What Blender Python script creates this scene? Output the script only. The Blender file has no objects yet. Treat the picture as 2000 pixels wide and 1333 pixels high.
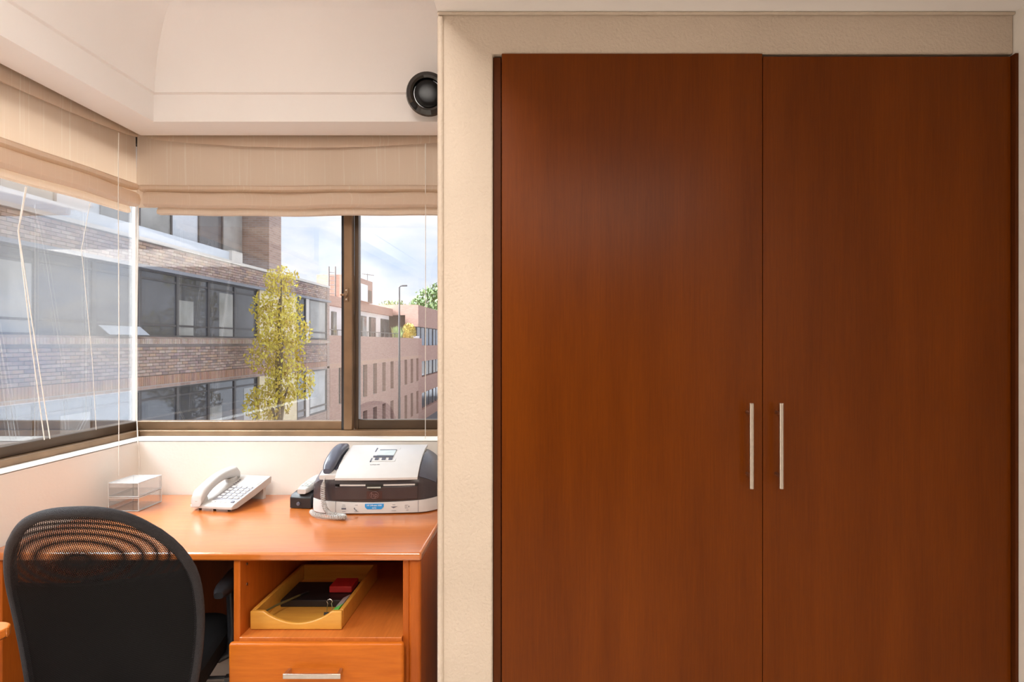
import bpy, bmesh, math, random
from mathutils import Vector, Matrix, Euler
random.seed(7)
PI = math.pi
scene = bpy.context.scene
COL = scene.collection

# ------------------------------------------------------------------ camera
F_PX = 1170.0; VPX = 1064.0; VPY = 670.0; EYE = 1.36
cam_d = bpy.data.cameras.new('camera'); cam = bpy.data.objects.new('camera', cam_d); COL.objects.link(cam)
cam_d.sensor_width = 36.0; cam_d.lens = F_PX / 2000 * 36
cam_d.shift_x = -(VPX - 1000) / 2000; cam_d.shift_y = (VPY - 666.5) / 2000
cam_d.clip_start = 0.05; cam_d.clip_end = 400
cam.location = (0, 0, EYE); cam.rotation_euler = (PI / 2, 0, 0)
scene.camera = cam

# ------------------------------------------------------------------ world / sun / fill lights / exposure
world = bpy.data.worlds.new('world'); scene.world = world; world.use_nodes = True
nt = world.node_tree; nt.nodes.clear()
wo = nt.nodes.new('ShaderNodeOutputWorld'); bg = nt.nodes.new('ShaderNodeBackground')
tc = nt.nodes.new('ShaderNodeTexCoord'); mp = nt.nodes.new('ShaderNodeMapping'); mp.inputs['Scale'].default_value = (1.0, 1.0, 2.6)
nz = nt.nodes.new('ShaderNodeTexNoise'); nz.inputs['Scale'].default_value = 3.4; nz.inputs['Detail'].default_value = 6; nz.inputs['Roughness'].default_value = 0.55
rp = nt.nodes.new('ShaderNodeValToRGB')
rp.color_ramp.elements[0].position = 0.36; rp.color_ramp.elements[0].color = (0.58, 0.72, 0.97, 1)
rp.color_ramp.elements[1].position = 0.56; rp.color_ramp.elements[1].color = (1.0, 0.98, 0.97, 1)
e = rp.color_ramp.elements.new(0.72); e.color = (0.76, 0.77, 0.82, 1)
nt.links.new(tc.outputs['Generated'], mp.inputs['Vector']); nt.links.new(mp.outputs[0], nz.inputs['Vector'])
nt.links.new(nz.outputs['Fac'], rp.inputs[0]); nt.links.new(rp.outputs[0], bg.inputs['Color']); nt.links.new(bg.outputs[0], wo.inputs[0])
bg.inputs['Strength'].default_value = 0.53

# veiled sun: a broad bright patch of cloud, high beyond the block across the street
sd = bpy.data.lights.new('sun', 'SUN'); sd.energy = 20.0; sd.angle = math.radians(65); sd.color = (0.90, 0.96, 1.0)
sun = bpy.data.objects.new('sun', sd); COL.objects.link(sun)
sun.rotation_euler = Vector((0.70, 0.02, -0.66)).to_track_quat('-Z', 'Y').to_euler()

ZS_FILL = 2.185
def area(name, loc, direction, sx, sy, power, color):
    d = bpy.data.lights.new(name, 'AREA'); d.shape = 'RECTANGLE'; d.size = sx; d.size_y = sy; d.energy = power; d.color = color
    o = bpy.data.objects.new(name, d); COL.objects.link(o); o.location = loc
    o.rotation_euler = Vector(direction).to_track_quat('-Z', 'Y').to_euler()
    return o
# unseen fill lights added under the lowered and coved ceilings to brighten the room
area('lowered_ceiling_fill', (0.30, -0.75, ZS_FILL), (0, 0, -1), 1.2, 1.2, 13, (1.0, 0.91, 0.80))
area('coved_ceiling_fill', (-0.52, 0.0, 2.585), (0, 0, -1), 0.42, 1.3, 17, (1.0, 0.93, 0.86))

vs = scene.view_settings
scene.display_settings.display_device = 'sRGB'
vs.view_transform = 'Standard'; vs.look = 'None'; vs.gamma = 1.0; vs.use_curve_mapping = False
vs.exposure = 1.42

# ------------------------------------------------------------------ helpers: materials
MATS = {}
def nodes_of(name):
    m = bpy.data.materials.new(name); m.use_nodes = True
    t = m.node_tree; b = t.nodes['Principled BSDF']
    MATS[name] = m
    return m, t, b
def N(t, kind, **kw):
    n = t.nodes.new(kind)
    for k, v in kw.items():
        if k in n.inputs: n.inputs[k].default_value = v
        else: setattr(n, k, v)
    return n
def bump(t, b, height_socket, strength, dist=0.01):
    bp = N(t, 'ShaderNodeBump'); bp.inputs['Strength'].default_value = strength; bp.inputs['Distance'].default_value = dist
    t.links.new(height_socket, bp.inputs['Height']); t.links.new(bp.outputs[0], b.inputs['Normal'])
def plain(name, col, rough=0.5, metal=0.0, spec=0.5, var=0.06, vscale=30, bmp=0.0, bscale=200, coat=0.0):
    m, t, b = nodes_of(name)
    b.inputs['Roughness'].default_value = rough; b.inputs['Metallic'].default_value = metal
    b.inputs['Specular IOR Level'].default_value = spec; b.inputs['Coat Weight'].default_value = coat
    co = N(t, 'ShaderNodeTexCoord'); n = N(t, 'ShaderNodeTexNoise', Scale=vscale, Detail=3.0)
    r = N(t, 'ShaderNodeValToRGB')
    r.color_ramp.elements[0].position = 0.3; r.color_ramp.elements[1].position = 0.7
    r.color_ramp.elements[0].color = tuple(c * (1 - var) for c in col) + (1,)
    r.color_ramp.elements[1].color = tuple(min(1, c * (1 + var)) for c in col) + (1,)
    t.links.new(co.outputs['Object'], n.inputs['Vector']); t.links.new(n.outputs['Fac'], r.inputs[0]); t.links.new(r.outputs[0], b.inputs['Base Color'])
    if bmp:
        n2 = N(t, 'ShaderNodeTexNoise', Scale=bscale, Detail=4.0); t.links.new(co.outputs['Object'], n2.inputs['Vector'])
        bump(t, b, n2.outputs['Fac'], bmp)
    return m
def wood(name, dark, light, axis, rough=0.3, coat=0.0, fine=1.0, streak=1.0, spec=0.5):
    """grain runs along axis (0, 1 or 2)"""
    m, t, b = nodes_of(name)
    b.inputs['Roughness'].default_value = rough; b.inputs['Coat Weight'].default_value = coat; b.inputs['Coat Roughness'].default_value = 0.25
    b.inputs['Specular IOR Level'].default_value = spec
    co = N(t, 'ShaderNodeTexCoord')
    def layer(sc, along, detail):
        mpn = N(t, 'ShaderNodeMapping'); s = [sc] * 3; s[axis] = along; mpn.inputs['Scale'].default_value = s
        n = N(t, 'ShaderNodeTexNoise', Scale=1.0, Detail=detail, Roughness=0.6); n.inputs['Distortion'].default_value = 0.35
        t.links.new(co.outputs['Object'], mpn.inputs['Vector']); t.links.new(mpn.outputs[0], n.inputs['Vector'])
        return n
    a = layer(9 * streak, 0.9, 4.0); f = layer(170 * fine, 7.0, 3.0); g = layer(420 * fine, 22.0, 2.0)
    m1 = N(t, 'ShaderNodeMath', operation='MULTIPLY'); m1.inputs[1].default_value = 0.55; t.links.new(a.outputs['Fac'], m1.inputs[0])
    m2 = N(t, 'ShaderNodeMath', operation='MULTIPLY_ADD'); m2.inputs[1].default_value = 0.28; t.links.new(f.outputs['Fac'], m2.inputs[0]); t.links.new(m1.outputs[0], m2.inputs[2])
    m3 = N(t, 'ShaderNodeMath', operation='MULTIPLY_ADD'); m3.inputs[1].default_value = 0.17; t.links.new(g.outputs['Fac'], m3.inputs[0]); t.links.new(m2.outputs[0], m3.inputs[2])
    r = N(t, 'ShaderNodeValToRGB'); r.color_ramp.elements[0].position = 0.36; r.color_ramp.elements[1].position = 0.64
    r.color_ramp.elements[0].color = tuple(dark) + (1,); r.color_ramp.elements[1].color = tuple(light) + (1,)
    t.links.new(m3.outputs[0], r.inputs[0]); t.links.new(r.outputs[0], b.inputs['Base Color'])
    bump(t, b, g.outputs['Fac'], 0.05, 0.002)
    return m
def pane_glass(name, tint, refl, fres=0.7):
    m = bpy.data.materials.new(name); m.use_nodes = True; t = m.node_tree; t.nodes.clear(); MATS[name] = m
    out = N(t, 'ShaderNodeOutputMaterial'); tr = N(t, 'ShaderNodeBsdfTransparent'); gl = N(t, 'ShaderNodeBsdfGlossy')
    tr.inputs['Color'].default_value = tuple(tint) + (1,); gl.inputs['Roughness'].default_value = 0.0; gl.inputs['Color'].default_value = (1, 1, 1, 1)
    fr = N(t, 'ShaderNodeFresnel'); fr.inputs['IOR'].default_value = 1.45
    ma = N(t, 'ShaderNodeMath', operation='MULTIPLY_ADD'); ma.inputs[1].default_value = fres; ma.inputs[2].default_value = refl; ma.use_clamp = True
    mx = N(t, 'ShaderNodeMixShader')
    t.links.new(fr.outputs[0], ma.inputs[0]); t.links.new(ma.outputs[0], mx.inputs[0]); t.links.new(tr.outputs[0], mx.inputs[1]); t.links.new(gl.outputs[0], mx.inputs[2])
    t.links.new(mx.outputs[0], out.inputs['Surface'])
    return m
def brick_pieces(name, cols, rough=0.85):
    m, t, b = nodes_of(name); b.inputs['Roughness'].default_value = rough
    oi = N(t, 'ShaderNodeObjectInfo'); ge = N(t, 'ShaderNodeNewGeometry')
    ad = N(t, 'ShaderNodeMath', operation='ADD'); fr = N(t, 'ShaderNodeMath', operation='FRACT')
    t.links.new(oi.outputs['Random'], ad.inputs[0]); t.links.new(ge.outputs['Random Per Island'], ad.inputs[1]); t.links.new(ad.outputs[0], fr.inputs[0])
    r = N(t, 'ShaderNodeValToRGB'); r.color_ramp.interpolation = 'LINEAR'
    els = r.color_ramp.elements
    while len(els) < len(cols): els.new(0.5)
    for i, c in enumerate(cols): els[i].position = i / (len(cols) - 1); els[i].color = tuple(c) + (1,)
    co = N(t, 'ShaderNodeTexCoord'); nn = N(t, 'ShaderNodeTexNoise', Scale=9.0, Detail=3.0); t.links.new(co.outputs['Object'], nn.inputs['Vector'])
    mx = N(t, 'ShaderNodeMixRGB', blend_type='MULTIPLY'); mx.inputs[0].default_value = 0.3
    t.links.new(fr.outputs[0], r.inputs[0]); t.links.new(r.outputs[0], mx.inputs[1]); t.links.new(nn.outputs['Color'], mx.inputs[2]); t.links.new(mx.outputs[0], b.inputs['Base Color'])
    return m
def brick_wall(name, c1, c2, mortar, scale=1.0):
    m, t, b = nodes_of(name); b.inputs['Roughness'].default_value = 0.9
    co = N(t, 'ShaderNodeTexCoord'); sp = N(t, 'ShaderNodeSeparateXYZ'); ad = N(t, 'ShaderNodeMath', operation='ADD'); cb = N(t, 'ShaderNodeCombineXYZ')
    t.links.new(co.outputs['Object'], sp.inputs[0]); t.links.new(sp.outputs[0], ad.inputs[0]); t.links.new(sp.outputs[1], ad.inputs[1])
    t.links.new(ad.outputs[0], cb.inputs[0]); t.links.new(sp.outputs[2], cb.inputs[1])
    bk = N(t, 'ShaderNodeTexBrick'); bk.inputs['Color1'].default_value = tuple(c1) + (1,); bk.inputs['Color2'].default_value = tuple(c2) + (1,)
    bk.inputs['Mortar'].default_value = tuple(mortar) + (1,); bk.inputs['Scale'].default_value = 1.0 / scale
    bk.inputs['Brick Width'].default_value = 0.23; bk.inputs['Row Height'].default_value = 0.075; bk.inputs['Mortar Size'].default_value = 0.009
    t.links.new(cb.outputs[0], bk.inputs['Vector']); t.links.new(bk.outputs[0], b.inputs['Base Color'])
    bump(t, b, bk.outputs['Fac'], -0.4, 0.01)
    return m
def fabric(name):
    """beige blind cloth with pale vertical slub lines"""
    m, t, b = nodes_of(name); b.inputs['Roughness'].default_value = 0.9; b.inputs['Specular IOR Level'].default_value = 0.15
    co = N(t, 'ShaderNodeTexCoord'); sp = N(t, 'ShaderNodeSeparateXYZ'); t.links.new(co.outputs['Object'], sp.inputs[0])
    ad = N(t, 'ShaderNodeMath', operation='ADD'); t.links.new(sp.outputs[0], ad.inputs[0]); t.links.new(sp.outputs[1], ad.inputs[1])
    cb = N(t, 'ShaderNodeCombineXYZ'); sc = N(t, 'ShaderNodeMath', operation='MULTIPLY'); sc.inputs[1].default_value = 130.0
    sz = N(t, 'ShaderNodeMath', operation='MULTIPLY'); sz.inputs[1].default_value = 1.2
    t.links.new(ad.outputs[0], sc.inputs[0]); t.links.new(sp.outputs[2], sz.inputs[0]); t.links.new(sc.outputs[0], cb.inputs[0]); t.links.new(sz.outputs[0], cb.inputs[1])
    n = N(t, 'ShaderNodeTexNoise', Scale=1.0, Detail=3.0, Roughness=0.7); t.links.new(cb.outputs[0], n.inputs['Vector'])
    r = N(t, 'ShaderNodeValToRGB')
    r.color_ramp.elements[0].position = 0.57; r.color_ramp.elements[0].color = (0.88, 0.755, 0.63, 1)
    r.color_ramp.elements[1].position = 0.68; r.color_ramp.elements[1].color = (0.95, 0.87, 0.76, 1)
    t.links.new(n.outputs['Fac'], r.inputs[0]); t.links.new(r.outputs[0], b.inputs['Base Color'])
    # thin cloth lets some daylight through
    tl = N(t, 'ShaderNodeBsdfTranslucent'); t.links.new(r.outputs[0], tl.inputs['Color'])
    mx = N(t, 'ShaderNodeMixShader'); mx.inputs[0].default_value = 0.5
    out = [q for q in t.nodes if q.type == 'OUTPUT_MATERIAL'][0]
    t.links.new(b.outputs[0], mx.inputs[1]); t.links.new(tl.outputs[0], mx.inputs[2]); t.links.new(mx.outputs[0], out.inputs['Surface'])
    n3 = N(t, 'ShaderNodeTexNoise', Scale=500.0, Detail=2.0); t.links.new(co.outputs['Object'], n3.inputs['Vector']); bump(t, b, n3.outputs['Fac'], 0.15, 0.003)
    return m
def mesh_cloth(name, ang, period, duty, cross):
    """black woven net: slanting threads with real gaps between them"""
    m, t, b = nodes_of(name); b.inputs['Base Color'].default_value = (0.006, 0.0055, 0.0065, 1); b.inputs['Roughness'].default_value = 0.6; b.inputs['Specular IOR Level'].default_value = 0.2
    uv = N(t, 'ShaderNodeTexCoord'); sp = N(t, 'ShaderNodeSeparateXYZ'); t.links.new(uv.outputs['UV'], sp.inputs[0])
    def band(a, p, d):
        x = N(t, 'ShaderNodeMath', operation='MULTIPLY'); x.inputs[1].default_value = math.cos(a) / p; t.links.new(sp.outputs[0], x.inputs[0])
        y = N(t, 'ShaderNodeMath', operation='MULTIPLY_ADD'); y.inputs[1].default_value = math.sin(a) / p; t.links.new(sp.outputs[1], y.inputs[0]); t.links.new(x.outputs[0], y.inputs[2])
        f = N(t, 'ShaderNodeMath', operation='FRACT'); t.links.new(y.outputs[0], f.inputs[0])
        g = N(t, 'ShaderNodeMath', operation='GREATER_THAN'); g.inputs[1].default_value = d; t.links.new(f.outputs[0], g.inputs[0])
        return g
    g1 = band(ang, period, duty); g2 = band(ang + PI / 2, period * 1.6, 0.22 if cross else -1.0)
    mm = N(t, 'ShaderNodeMath', operation='MULTIPLY'); t.links.new(g1.outputs[0], mm.inputs[0]); t.links.new(g2.outputs[0], mm.inputs[1])
    tr = N(t, 'ShaderNodeBsdfTransparent'); mx = N(t, 'ShaderNodeMixShader'); out = [q for q in t.nodes if q.type == 'OUTPUT_MATERIAL'][0]
    t.links.new(mm.outputs[0], mx.inputs[0]); t.links.new(b.outputs[0], mx.inputs[1]); t.links.new(tr.outputs[0], mx.inputs[2]); t.links.new(mx.outputs[0], out.inputs['Surface'])
    return m
def clear_plastic(name):
    return pane_glass(name, (0.95, 0.96, 0.97), 0.07, 0.55)

m_wall = plain('cream_wall_paint', (0.84, 0.80, 0.74), 0.75, bmp=0.06, bscale=90, var=0.02, vscale=3)
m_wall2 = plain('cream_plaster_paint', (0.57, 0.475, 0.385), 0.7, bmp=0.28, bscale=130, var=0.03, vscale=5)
m_white = plain('white_gloss_paint', (0.88, 0.85, 0.79), 0.4, var=0.02)
m_ceil = plain('ceiling_paint', (0.91, 0.88, 0.86), 0.8, bmp=0.06, bscale=60, var=0.015, vscale=2)
m_floor = wood('floor_laminate', (0.60, 0.55, 0.50), (0.70, 0.66, 0.61), 1, 0.35)
m_closet = wood('wardrobe_veneer', (0.100, 0.020, 0.0008), (0.155, 0.034, 0.0016), 2, 0.30, 0.0, 1.3, 1.0, 0.14)
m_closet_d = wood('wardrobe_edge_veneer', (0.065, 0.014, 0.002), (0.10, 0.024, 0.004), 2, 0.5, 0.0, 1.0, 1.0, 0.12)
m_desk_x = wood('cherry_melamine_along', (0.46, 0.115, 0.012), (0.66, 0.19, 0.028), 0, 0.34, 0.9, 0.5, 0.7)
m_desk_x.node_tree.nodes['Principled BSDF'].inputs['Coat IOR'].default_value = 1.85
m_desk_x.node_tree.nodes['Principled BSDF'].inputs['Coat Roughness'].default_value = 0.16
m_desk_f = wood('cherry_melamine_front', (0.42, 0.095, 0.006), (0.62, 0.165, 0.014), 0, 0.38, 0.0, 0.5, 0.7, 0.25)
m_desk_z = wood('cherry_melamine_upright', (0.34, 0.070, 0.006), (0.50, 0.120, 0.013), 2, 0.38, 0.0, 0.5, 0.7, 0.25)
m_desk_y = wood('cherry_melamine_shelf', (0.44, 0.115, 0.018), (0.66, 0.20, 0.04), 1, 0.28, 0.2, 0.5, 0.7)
m_tray = wood('honey_tray_wood', (0.56, 0.25, 0.035), (0.70, 0.36, 0.06), 0, 0.35, 0.2, 0.4)
m_bronze = plain('bronze_aluminium', (0.10, 0.068, 0.045), 0.35, 0.55, vscale=8, var=0.15)
m_bronze_l = plain('worn_bronze_aluminium', (0.24, 0.15, 0.085), 0.4, 0.45, vscale=8, var=0.2)
m_gasket = plain('rubber_gasket', (0.02, 0.02, 0.022), 0.7)
m_seal = plain('pale_silicone', (0.90, 0.87, 0.82), 0.4)
m_glass = pane_glass('window_glass', (0.90, 0.91, 0.92), 0.055, 0.55)
m_fabric = fabric('blind_fabric')
m_cord = plain('white_cord', (0.86, 0.82, 0.76), 0.7)
m_steel = plain('brushed_steel', (0.62, 0.56, 0.50), 0.3, 1.0, var=0.05, vscale=80)
m_black = plain('black_plastic', (0.012, 0.012, 0.014), 0.38)
m_blackgloss = plain('black_gloss', (0.010, 0.009, 0.009), 0.08, coat=0.4)
m_seatcloth = plain('black_seat_cloth', (0.005, 0.005, 0.0055), 0.85, spec=0.12, bmp=0.5, bscale=600)
m_rim = plain('charcoal_piping_cloth', (0.022, 0.020, 0.024), 0.6, bmp=0.8, bscale=500)
m_net1 = mesh_cloth('black_net', math.radians(-32), 0.0034, 0.50, True)
m_net2 = mesh_cloth('black_net_lining', math.radians(-32), 0.0034, 0.50, False)
m_ph_white = plain('white_plastic', (0.50, 0.485, 0.465), 0.35, var=0.02)
m_ph_key = plain('white_keys', (0.66, 0.65, 0.64), 0.4, var=0.02)
m_ph_dark = plain('grey_print', (0.12, 0.12, 0.15), 0.5)
m_lcd = plain('pale_lcd', (0.55, 0.62, 0.62), 0.15)
m_pr_dark = plain('slate_plastic', (0.045, 0.036, 0.040), 0.26, coat=0.2)
m_pr_slate = plain('blue_slate_plastic', (0.085, 0.092, 0.125), 0.3, coat=0.2)
m_pr_white = plain('printer_white', (0.60, 0.59, 0.58), 0.3, var=0.015)
m_blue = plain('blue_sticker', (0.02, 0.28, 0.68), 0.35)
m_paper = plain('white_paper', (0.85, 0.84, 0.80), 0.8)
m_acrylic = clear_plastic('clear_acrylic')
m_acr_edge = plain('frosted_acrylic_edge', (0.72, 0.75, 0.76), 0.25)
m_acr_edge.node_tree.nodes['Principled BSDF'].inputs['Alpha'].default_value = 0.62
m_acr_lid = plain('hazy_acrylic_lid', (0.72, 0.75, 0.76), 0.2)
m_acr_lid.node_tree.nodes['Principled BSDF'].inputs['Alpha'].default_value = 0.35
m_green = plain('green_card', (0.12, 0.52, 0.10), 0.5); m_red = plain('red_card', (0.45, 0.02, 0.02), 0.5)
m_dark_in = plain('dark_interior', (0.03, 0.018, 0.012), 0.8)

# ------------------------------------------------------------------ helpers: geometry
class MB:
    def __init__(s): s.v = []; s.f = []
    def add(s, vs_, fs):
        o = len(s.v); s.v += [tuple(p) for p in vs_]; s.f += [tuple(i + o for i in f) for f in fs]; return s
    def box(s, x0, x1, y0, y1, z0, z1):
        return s.add([(x0, y0, z0), (x1, y0, z0), (x1, y1, z0), (x0, y1, z0), (x0, y0, z1), (x1, y0, z1), (x1, y1, z1), (x0, y1, z1)],
                     [(3, 2, 1, 0), (4, 5, 6, 7), (0, 1, 5, 4), (1, 2, 6, 5), (2, 3, 7, 6), (3, 0, 4, 7)])
    def loft(s, loops, caps=True, closed=True):
        n = len(loops[0]); vs_ = [p for l in loops for p in l]; fs = []
        for i in range(len(loops) - 1):
            for j in range(n if closed else n - 1):
                k = (j + 1) % n
                fs.append((i * n + j, i * n + k, (i + 1) * n + k, (i + 1) * n + j))
        if caps: fs.append(tuple(range(n))[::-1]); fs.append(tuple((len(loops) - 1) * n + j for j in range(n)))
        return s.add(vs_, fs)
    def prism(s, pts, axis, a, b):
        """pts in the two other axes (in order), extruded along axis from a to b"""
        def mk(p, h):
            if axis == 0: return (h, p[0], p[1])
            if axis == 1: return (p[0], h, p[1])
            return (p[0], p[1], h)
        return s.loft([[mk(p, a) for p in pts], [mk(p, b) for p in pts]])
    def tube(s, path, r, n=8, caps=True):
        P = [Vector(p) for p in path]; R = r if isinstance(r, (list, tuple)) else [r] * len(P)
        loops = []; prev = None
        for i, p in enumerate(P):
            d = (P[min(i + 1, len(P) - 1)] - P[max(i - 1, 0)]).normalized()
            if prev is None:
                up = Vector((0, 0, 1)) if abs(d.z) < 0.9 else Vector((1, 0, 0)); a = d.cross(up).normalized()
            else: a = (prev - d * prev.dot(d)).normalized()
            prev = a; b = d.cross(a)
            loops.append([tuple(p + (a * math.cos(2 * PI * k / n) + b * math.sin(2 * PI * k / n)) * R[i]) for k in range(n)])
        return s.loft(loops, caps)
    def lathe(s, prof, center, axis=(0, 0, 1), n=24):
        """prof list of (radius, height) along axis"""
        ax = Vector(axis).normalized(); up = Vector((0, 0, 1)) if abs(ax.z) < 0.9 else Vector((1, 0, 0)); a = ax.cross(up).normalized(); b = ax.cross(a); c = Vector(center)
        return s.loft([[tuple(c + ax * h + (a * math.cos(2 * PI * k / n) + b * math.sin(2 * PI * k / n)) * max(r, 1e-4)) for k in range(n)] for r, h in prof])
    def xform(s, M):
        s.v = [tuple(M @ Vector(p)) for p in s.v]; return s
    def build(s, name, mat, parent=None, world=True, bev=0.0, seg=2, smooth=False, uv=None, recalc=True, ang=35):
        me = bpy.data.meshes.new(name)
        vv = s.v
        if parent is not None and world:
            o = OFF.get(parent.name, Vector((0, 0, 0))); vv = [(p[0] - o.x, p[1] - o.y, p[2] - o.z) for p in vv]
        me.from_pydata(vv, [], s.f); me.update()
        if recalc:
            bm = bmesh.new(); bm.from_mesh(me); bmesh.ops.recalc_face_normals(bm, faces=bm.faces); bm.to_mesh(me); bm.free()
        if uv is not None:
            l = me.uv_layers.new(name='UVMap')
            for lp in me.loops: l.data[lp.index].uv = uv[lp.vertex_index]
        if mat: me.materials.append(mat)
        ob = bpy.data.objects.new(name, me); COL.objects.link(ob)
        if parent is not None:
            ob.parent = parent; OFF[ob.name] = OFF.get(parent.name, Vector((0, 0, 0)))
        if bev:
            md = ob.modifiers.new('bevel', 'BEVEL'); md.width = bev; md.segments = seg; md.limit_method = 'ANGLE'; md.angle_limit = math.radians(ang); md.harden_normals = False
        if smooth or bev:
            for p in me.polygons: p.use_smooth = True
            if not smooth or ang:
                try:
                    me.set_sharp_from_angle(angle=math.radians(40))
                except Exception: pass
        return ob
OFF = {}
def tag(o, label=None, cat=None, group=None, kind=None):
    if label: o['label'] = label
    if cat: o['category'] = cat
    if group: o['group'] = group
    if kind: o['kind'] = kind
    return o
def thing(name, loc, label, cat, rz=0.0, group=None, kind=None):
    o = bpy.data.objects.new(name, None); COL.objects.link(o); o.location = loc; o.rotation_euler = (0, 0, rz); o.empty_display_size = 0.05
    OFF[o.name] = Vector(loc); return tag(o, label, cat, group, kind)
def struct(o, label=None, cat=None):
    o['kind'] = 'structure'
    if label: o['label'] = label
    if cat: o['category'] = cat
    return o
def bx(*a): return MB().box(*a)
def share(o, parent, loc):
    """another object on the same mesh, placed at loc (mesh is built around its own centre)"""
    c = bpy.data.objects.new(o.name.split('.')[0], o.data); COL.objects.link(c); c.parent = parent; c.location = loc
    return c
def rrect(w, d, r, n=5):
    pts = []
    for cx, cy, a0 in ((w / 2 - r, d / 2 - r, 0), (-w / 2 + r, d / 2 - r, PI / 2), (-w / 2 + r, -d / 2 + r, PI), (w / 2 - r, -d / 2 + r, 1.5 * PI)):
        for i in range(n + 1):
            a = a0 + PI / 2 * i / n; pts.append((cx + r * math.cos(a), cy + r * math.sin(a)))
    return pts
def text_mb(body, size, M, extrude=0.0003, spacing=1.0):
    c = bpy.data.curves.new('t', 'FONT'); c.body = body; c.size = size; c.align_x = 'CENTER'; c.align_y = 'CENTER'; c.extrude = extrude; c.space_character = spacing; c.resolution_u = 3
    o = bpy.data.objects.new('t', c); COL.objects.link(o); dg = bpy.context.evaluated_depsgraph_get()
    me = bpy.data.meshes.new_from_object(o.evaluated_get(dg)); mb = MB().add([tuple(v.co) for v in me.vertices], [tuple(p.vertices) for p in me.polygons])
    bpy.data.objects.remove(o); bpy.data.curves.remove(c); bpy.data.meshes.remove(me)
    return mb.xform(M)

# ------------------------------------------------------------------ the room shell
XW, YW = -1.636, 2.411            # inner faces of the window-corner walls
XG, YG = -1.755, 2.57             # glass planes
YC = 1.514                        # closet wall face
XC = -0.2705                      # closet wall corner
XR = 1.185                        # wall on the right
ZS = 2.195                        # soffit level
SILL = 0.964; ZTOP = 2.62; YREAR = -2.6; YJ = 0.80   # YJ: where the left window strip ends
struct(bx(-1.85, XR + 0.1, YREAR - 0.1, 2.62, -0.06, 0.0).build('floor', m_floor), 'brown laminate floor of the study', 'floor')
wl = MB().box(-1.82, XW, YJ, YW, 0, SILL).box(-1.82, XW, YREAR, YJ, 0, ZTOP).box(-1.82, XW + 0.005, YJ, 2.62, 2.26, ZTOP)
struct(wl.build('wall_left', m_wall), 'cream wall under the corner window strip beside the desk', 'wall')
wb = MB().box(-1.82, XC + 0.02, YW, 2.62, 0, SILL).box(-1.82, XC + 0.02, 2.50, 2.62, 2.26, ZTOP)
struct(wb.build('wall_back', m_wall), 'cream wall behind the printer below the window', 'wall')
struct(bx(-1.82, XR + 0.1, YREAR - 0.1, YREAR, 0, ZTOP).build('wall_rear', plain('reflection_dimming_brown', (0.16, 0.10, 0.065), 0.5)), 'unseen brown wall opposite the wardrobe, darkened to dim its reflection in the doors', 'wall')  # unseen wall, coloured dark to dim reflections in the wardrobe doors
struct(bx(XR, XR + 0.1, YREAR, 2.62, 0, ZTOP).build('wall_right', m_wall), 'cream side wall beside the wardrobe', 'wall')
# closet wall: pier + lintel + side return, with the wardrobe opening
XO0, XO1, ZO = -0.132, 1.1775, 2.091
wc = MB().prism([(XC, 0), (XO0, 0), (XO0, ZO), (XR, ZO), (XR, ZS), (XC, ZS)], 1, YC, YC + 0.11).box(XC, XC + 0.08, YC + 0.11, 2.62, 0, ZTOP)
struct(wc.build('wall_closet', m_wall2, bev=0.004), 'rough cream plaster pier and lintel framing the wardrobe', 'wall')
# rounded corner bead on the pier's free edge
bead = MB().tube([(XC + 0.0075, YC + 0.002, 0.0), (XC + 0.0075, YC + 0.002, ZS - 0.012)], 0.0085, 12)
struct(bead.build('trim_1', m_wall2, smooth=True), 'rounded cream corner bead on the plaster pier', 'trim')
# lowered ceiling over the wardrobe side
struct(bx(XC, XR, YREAR, YC, ZS, ZTOP).build('ceiling_lowered', m_ceil), 'lowered flat ceiling in front of the wardrobe', 'ceiling')
struct(bx(XC, XR, YC - 0.008, YC, ZS - 0.008, ZS).build('trim_2', m_wall2, bev=0.003), 'thin plaster joint line above the wardrobe', 'trim')
# soffit, fascia band and cove around the window corner
XS, YS = -1.626, 2.41
prof = [(-0.0, ZS + 0.07), (0.0, ZS), (0.15, ZS), (0.15, 2.297)]
def corner_sweep(prof, x1, y0):
    mb = MB(); n = len(prof)
    A = [(x1, YS - s_, z) for s_, z in prof]; B = [(XS + s_, YS - s_, z) for s_, z in prof]; C = [(XS + s_, y0, z) for s_, z in prof]
    return mb.loft([A, B, C], caps=False, closed=False)
o = corner_sweep(prof, XC, YREAR).build('trim_3', m_ceil, recalc=False); struct(o, 'painted soffit and fascia band above the blinds', 'cornice')
R = 0.30
cove = [(0.15, 2.297), (0.162, 2.301)] + [(0.162 + R * (1 - math.cos(a)), 2.301 + R * math.sin(a)) for a in [PI / 2 * i / 12 for i in range(1, 13)]]
cv = corner_sweep(cove, XC, YREAR)
zc = cove[-1][1]; sc_ = cove[-1][0]
cv.add([(XS + sc_, YREAR, zc), (XC, YREAR, zc), (XC, YS - sc_, zc), (XS + sc_, YS - sc_, zc)], [(0, 1, 2, 3)])
o = cv.build('ceiling', m_ceil, smooth=True, recalc=False); struct(o, 'cream coved ceiling over the desk corner', 'ceiling')
struct(bx(-1.85, XR + 0.1, YREAR - 0.1, 2.66, ZTOP, ZTOP + 0.08).build('roof_slab', m_white), 'concrete slab above the room', 'ceiling')

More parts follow.
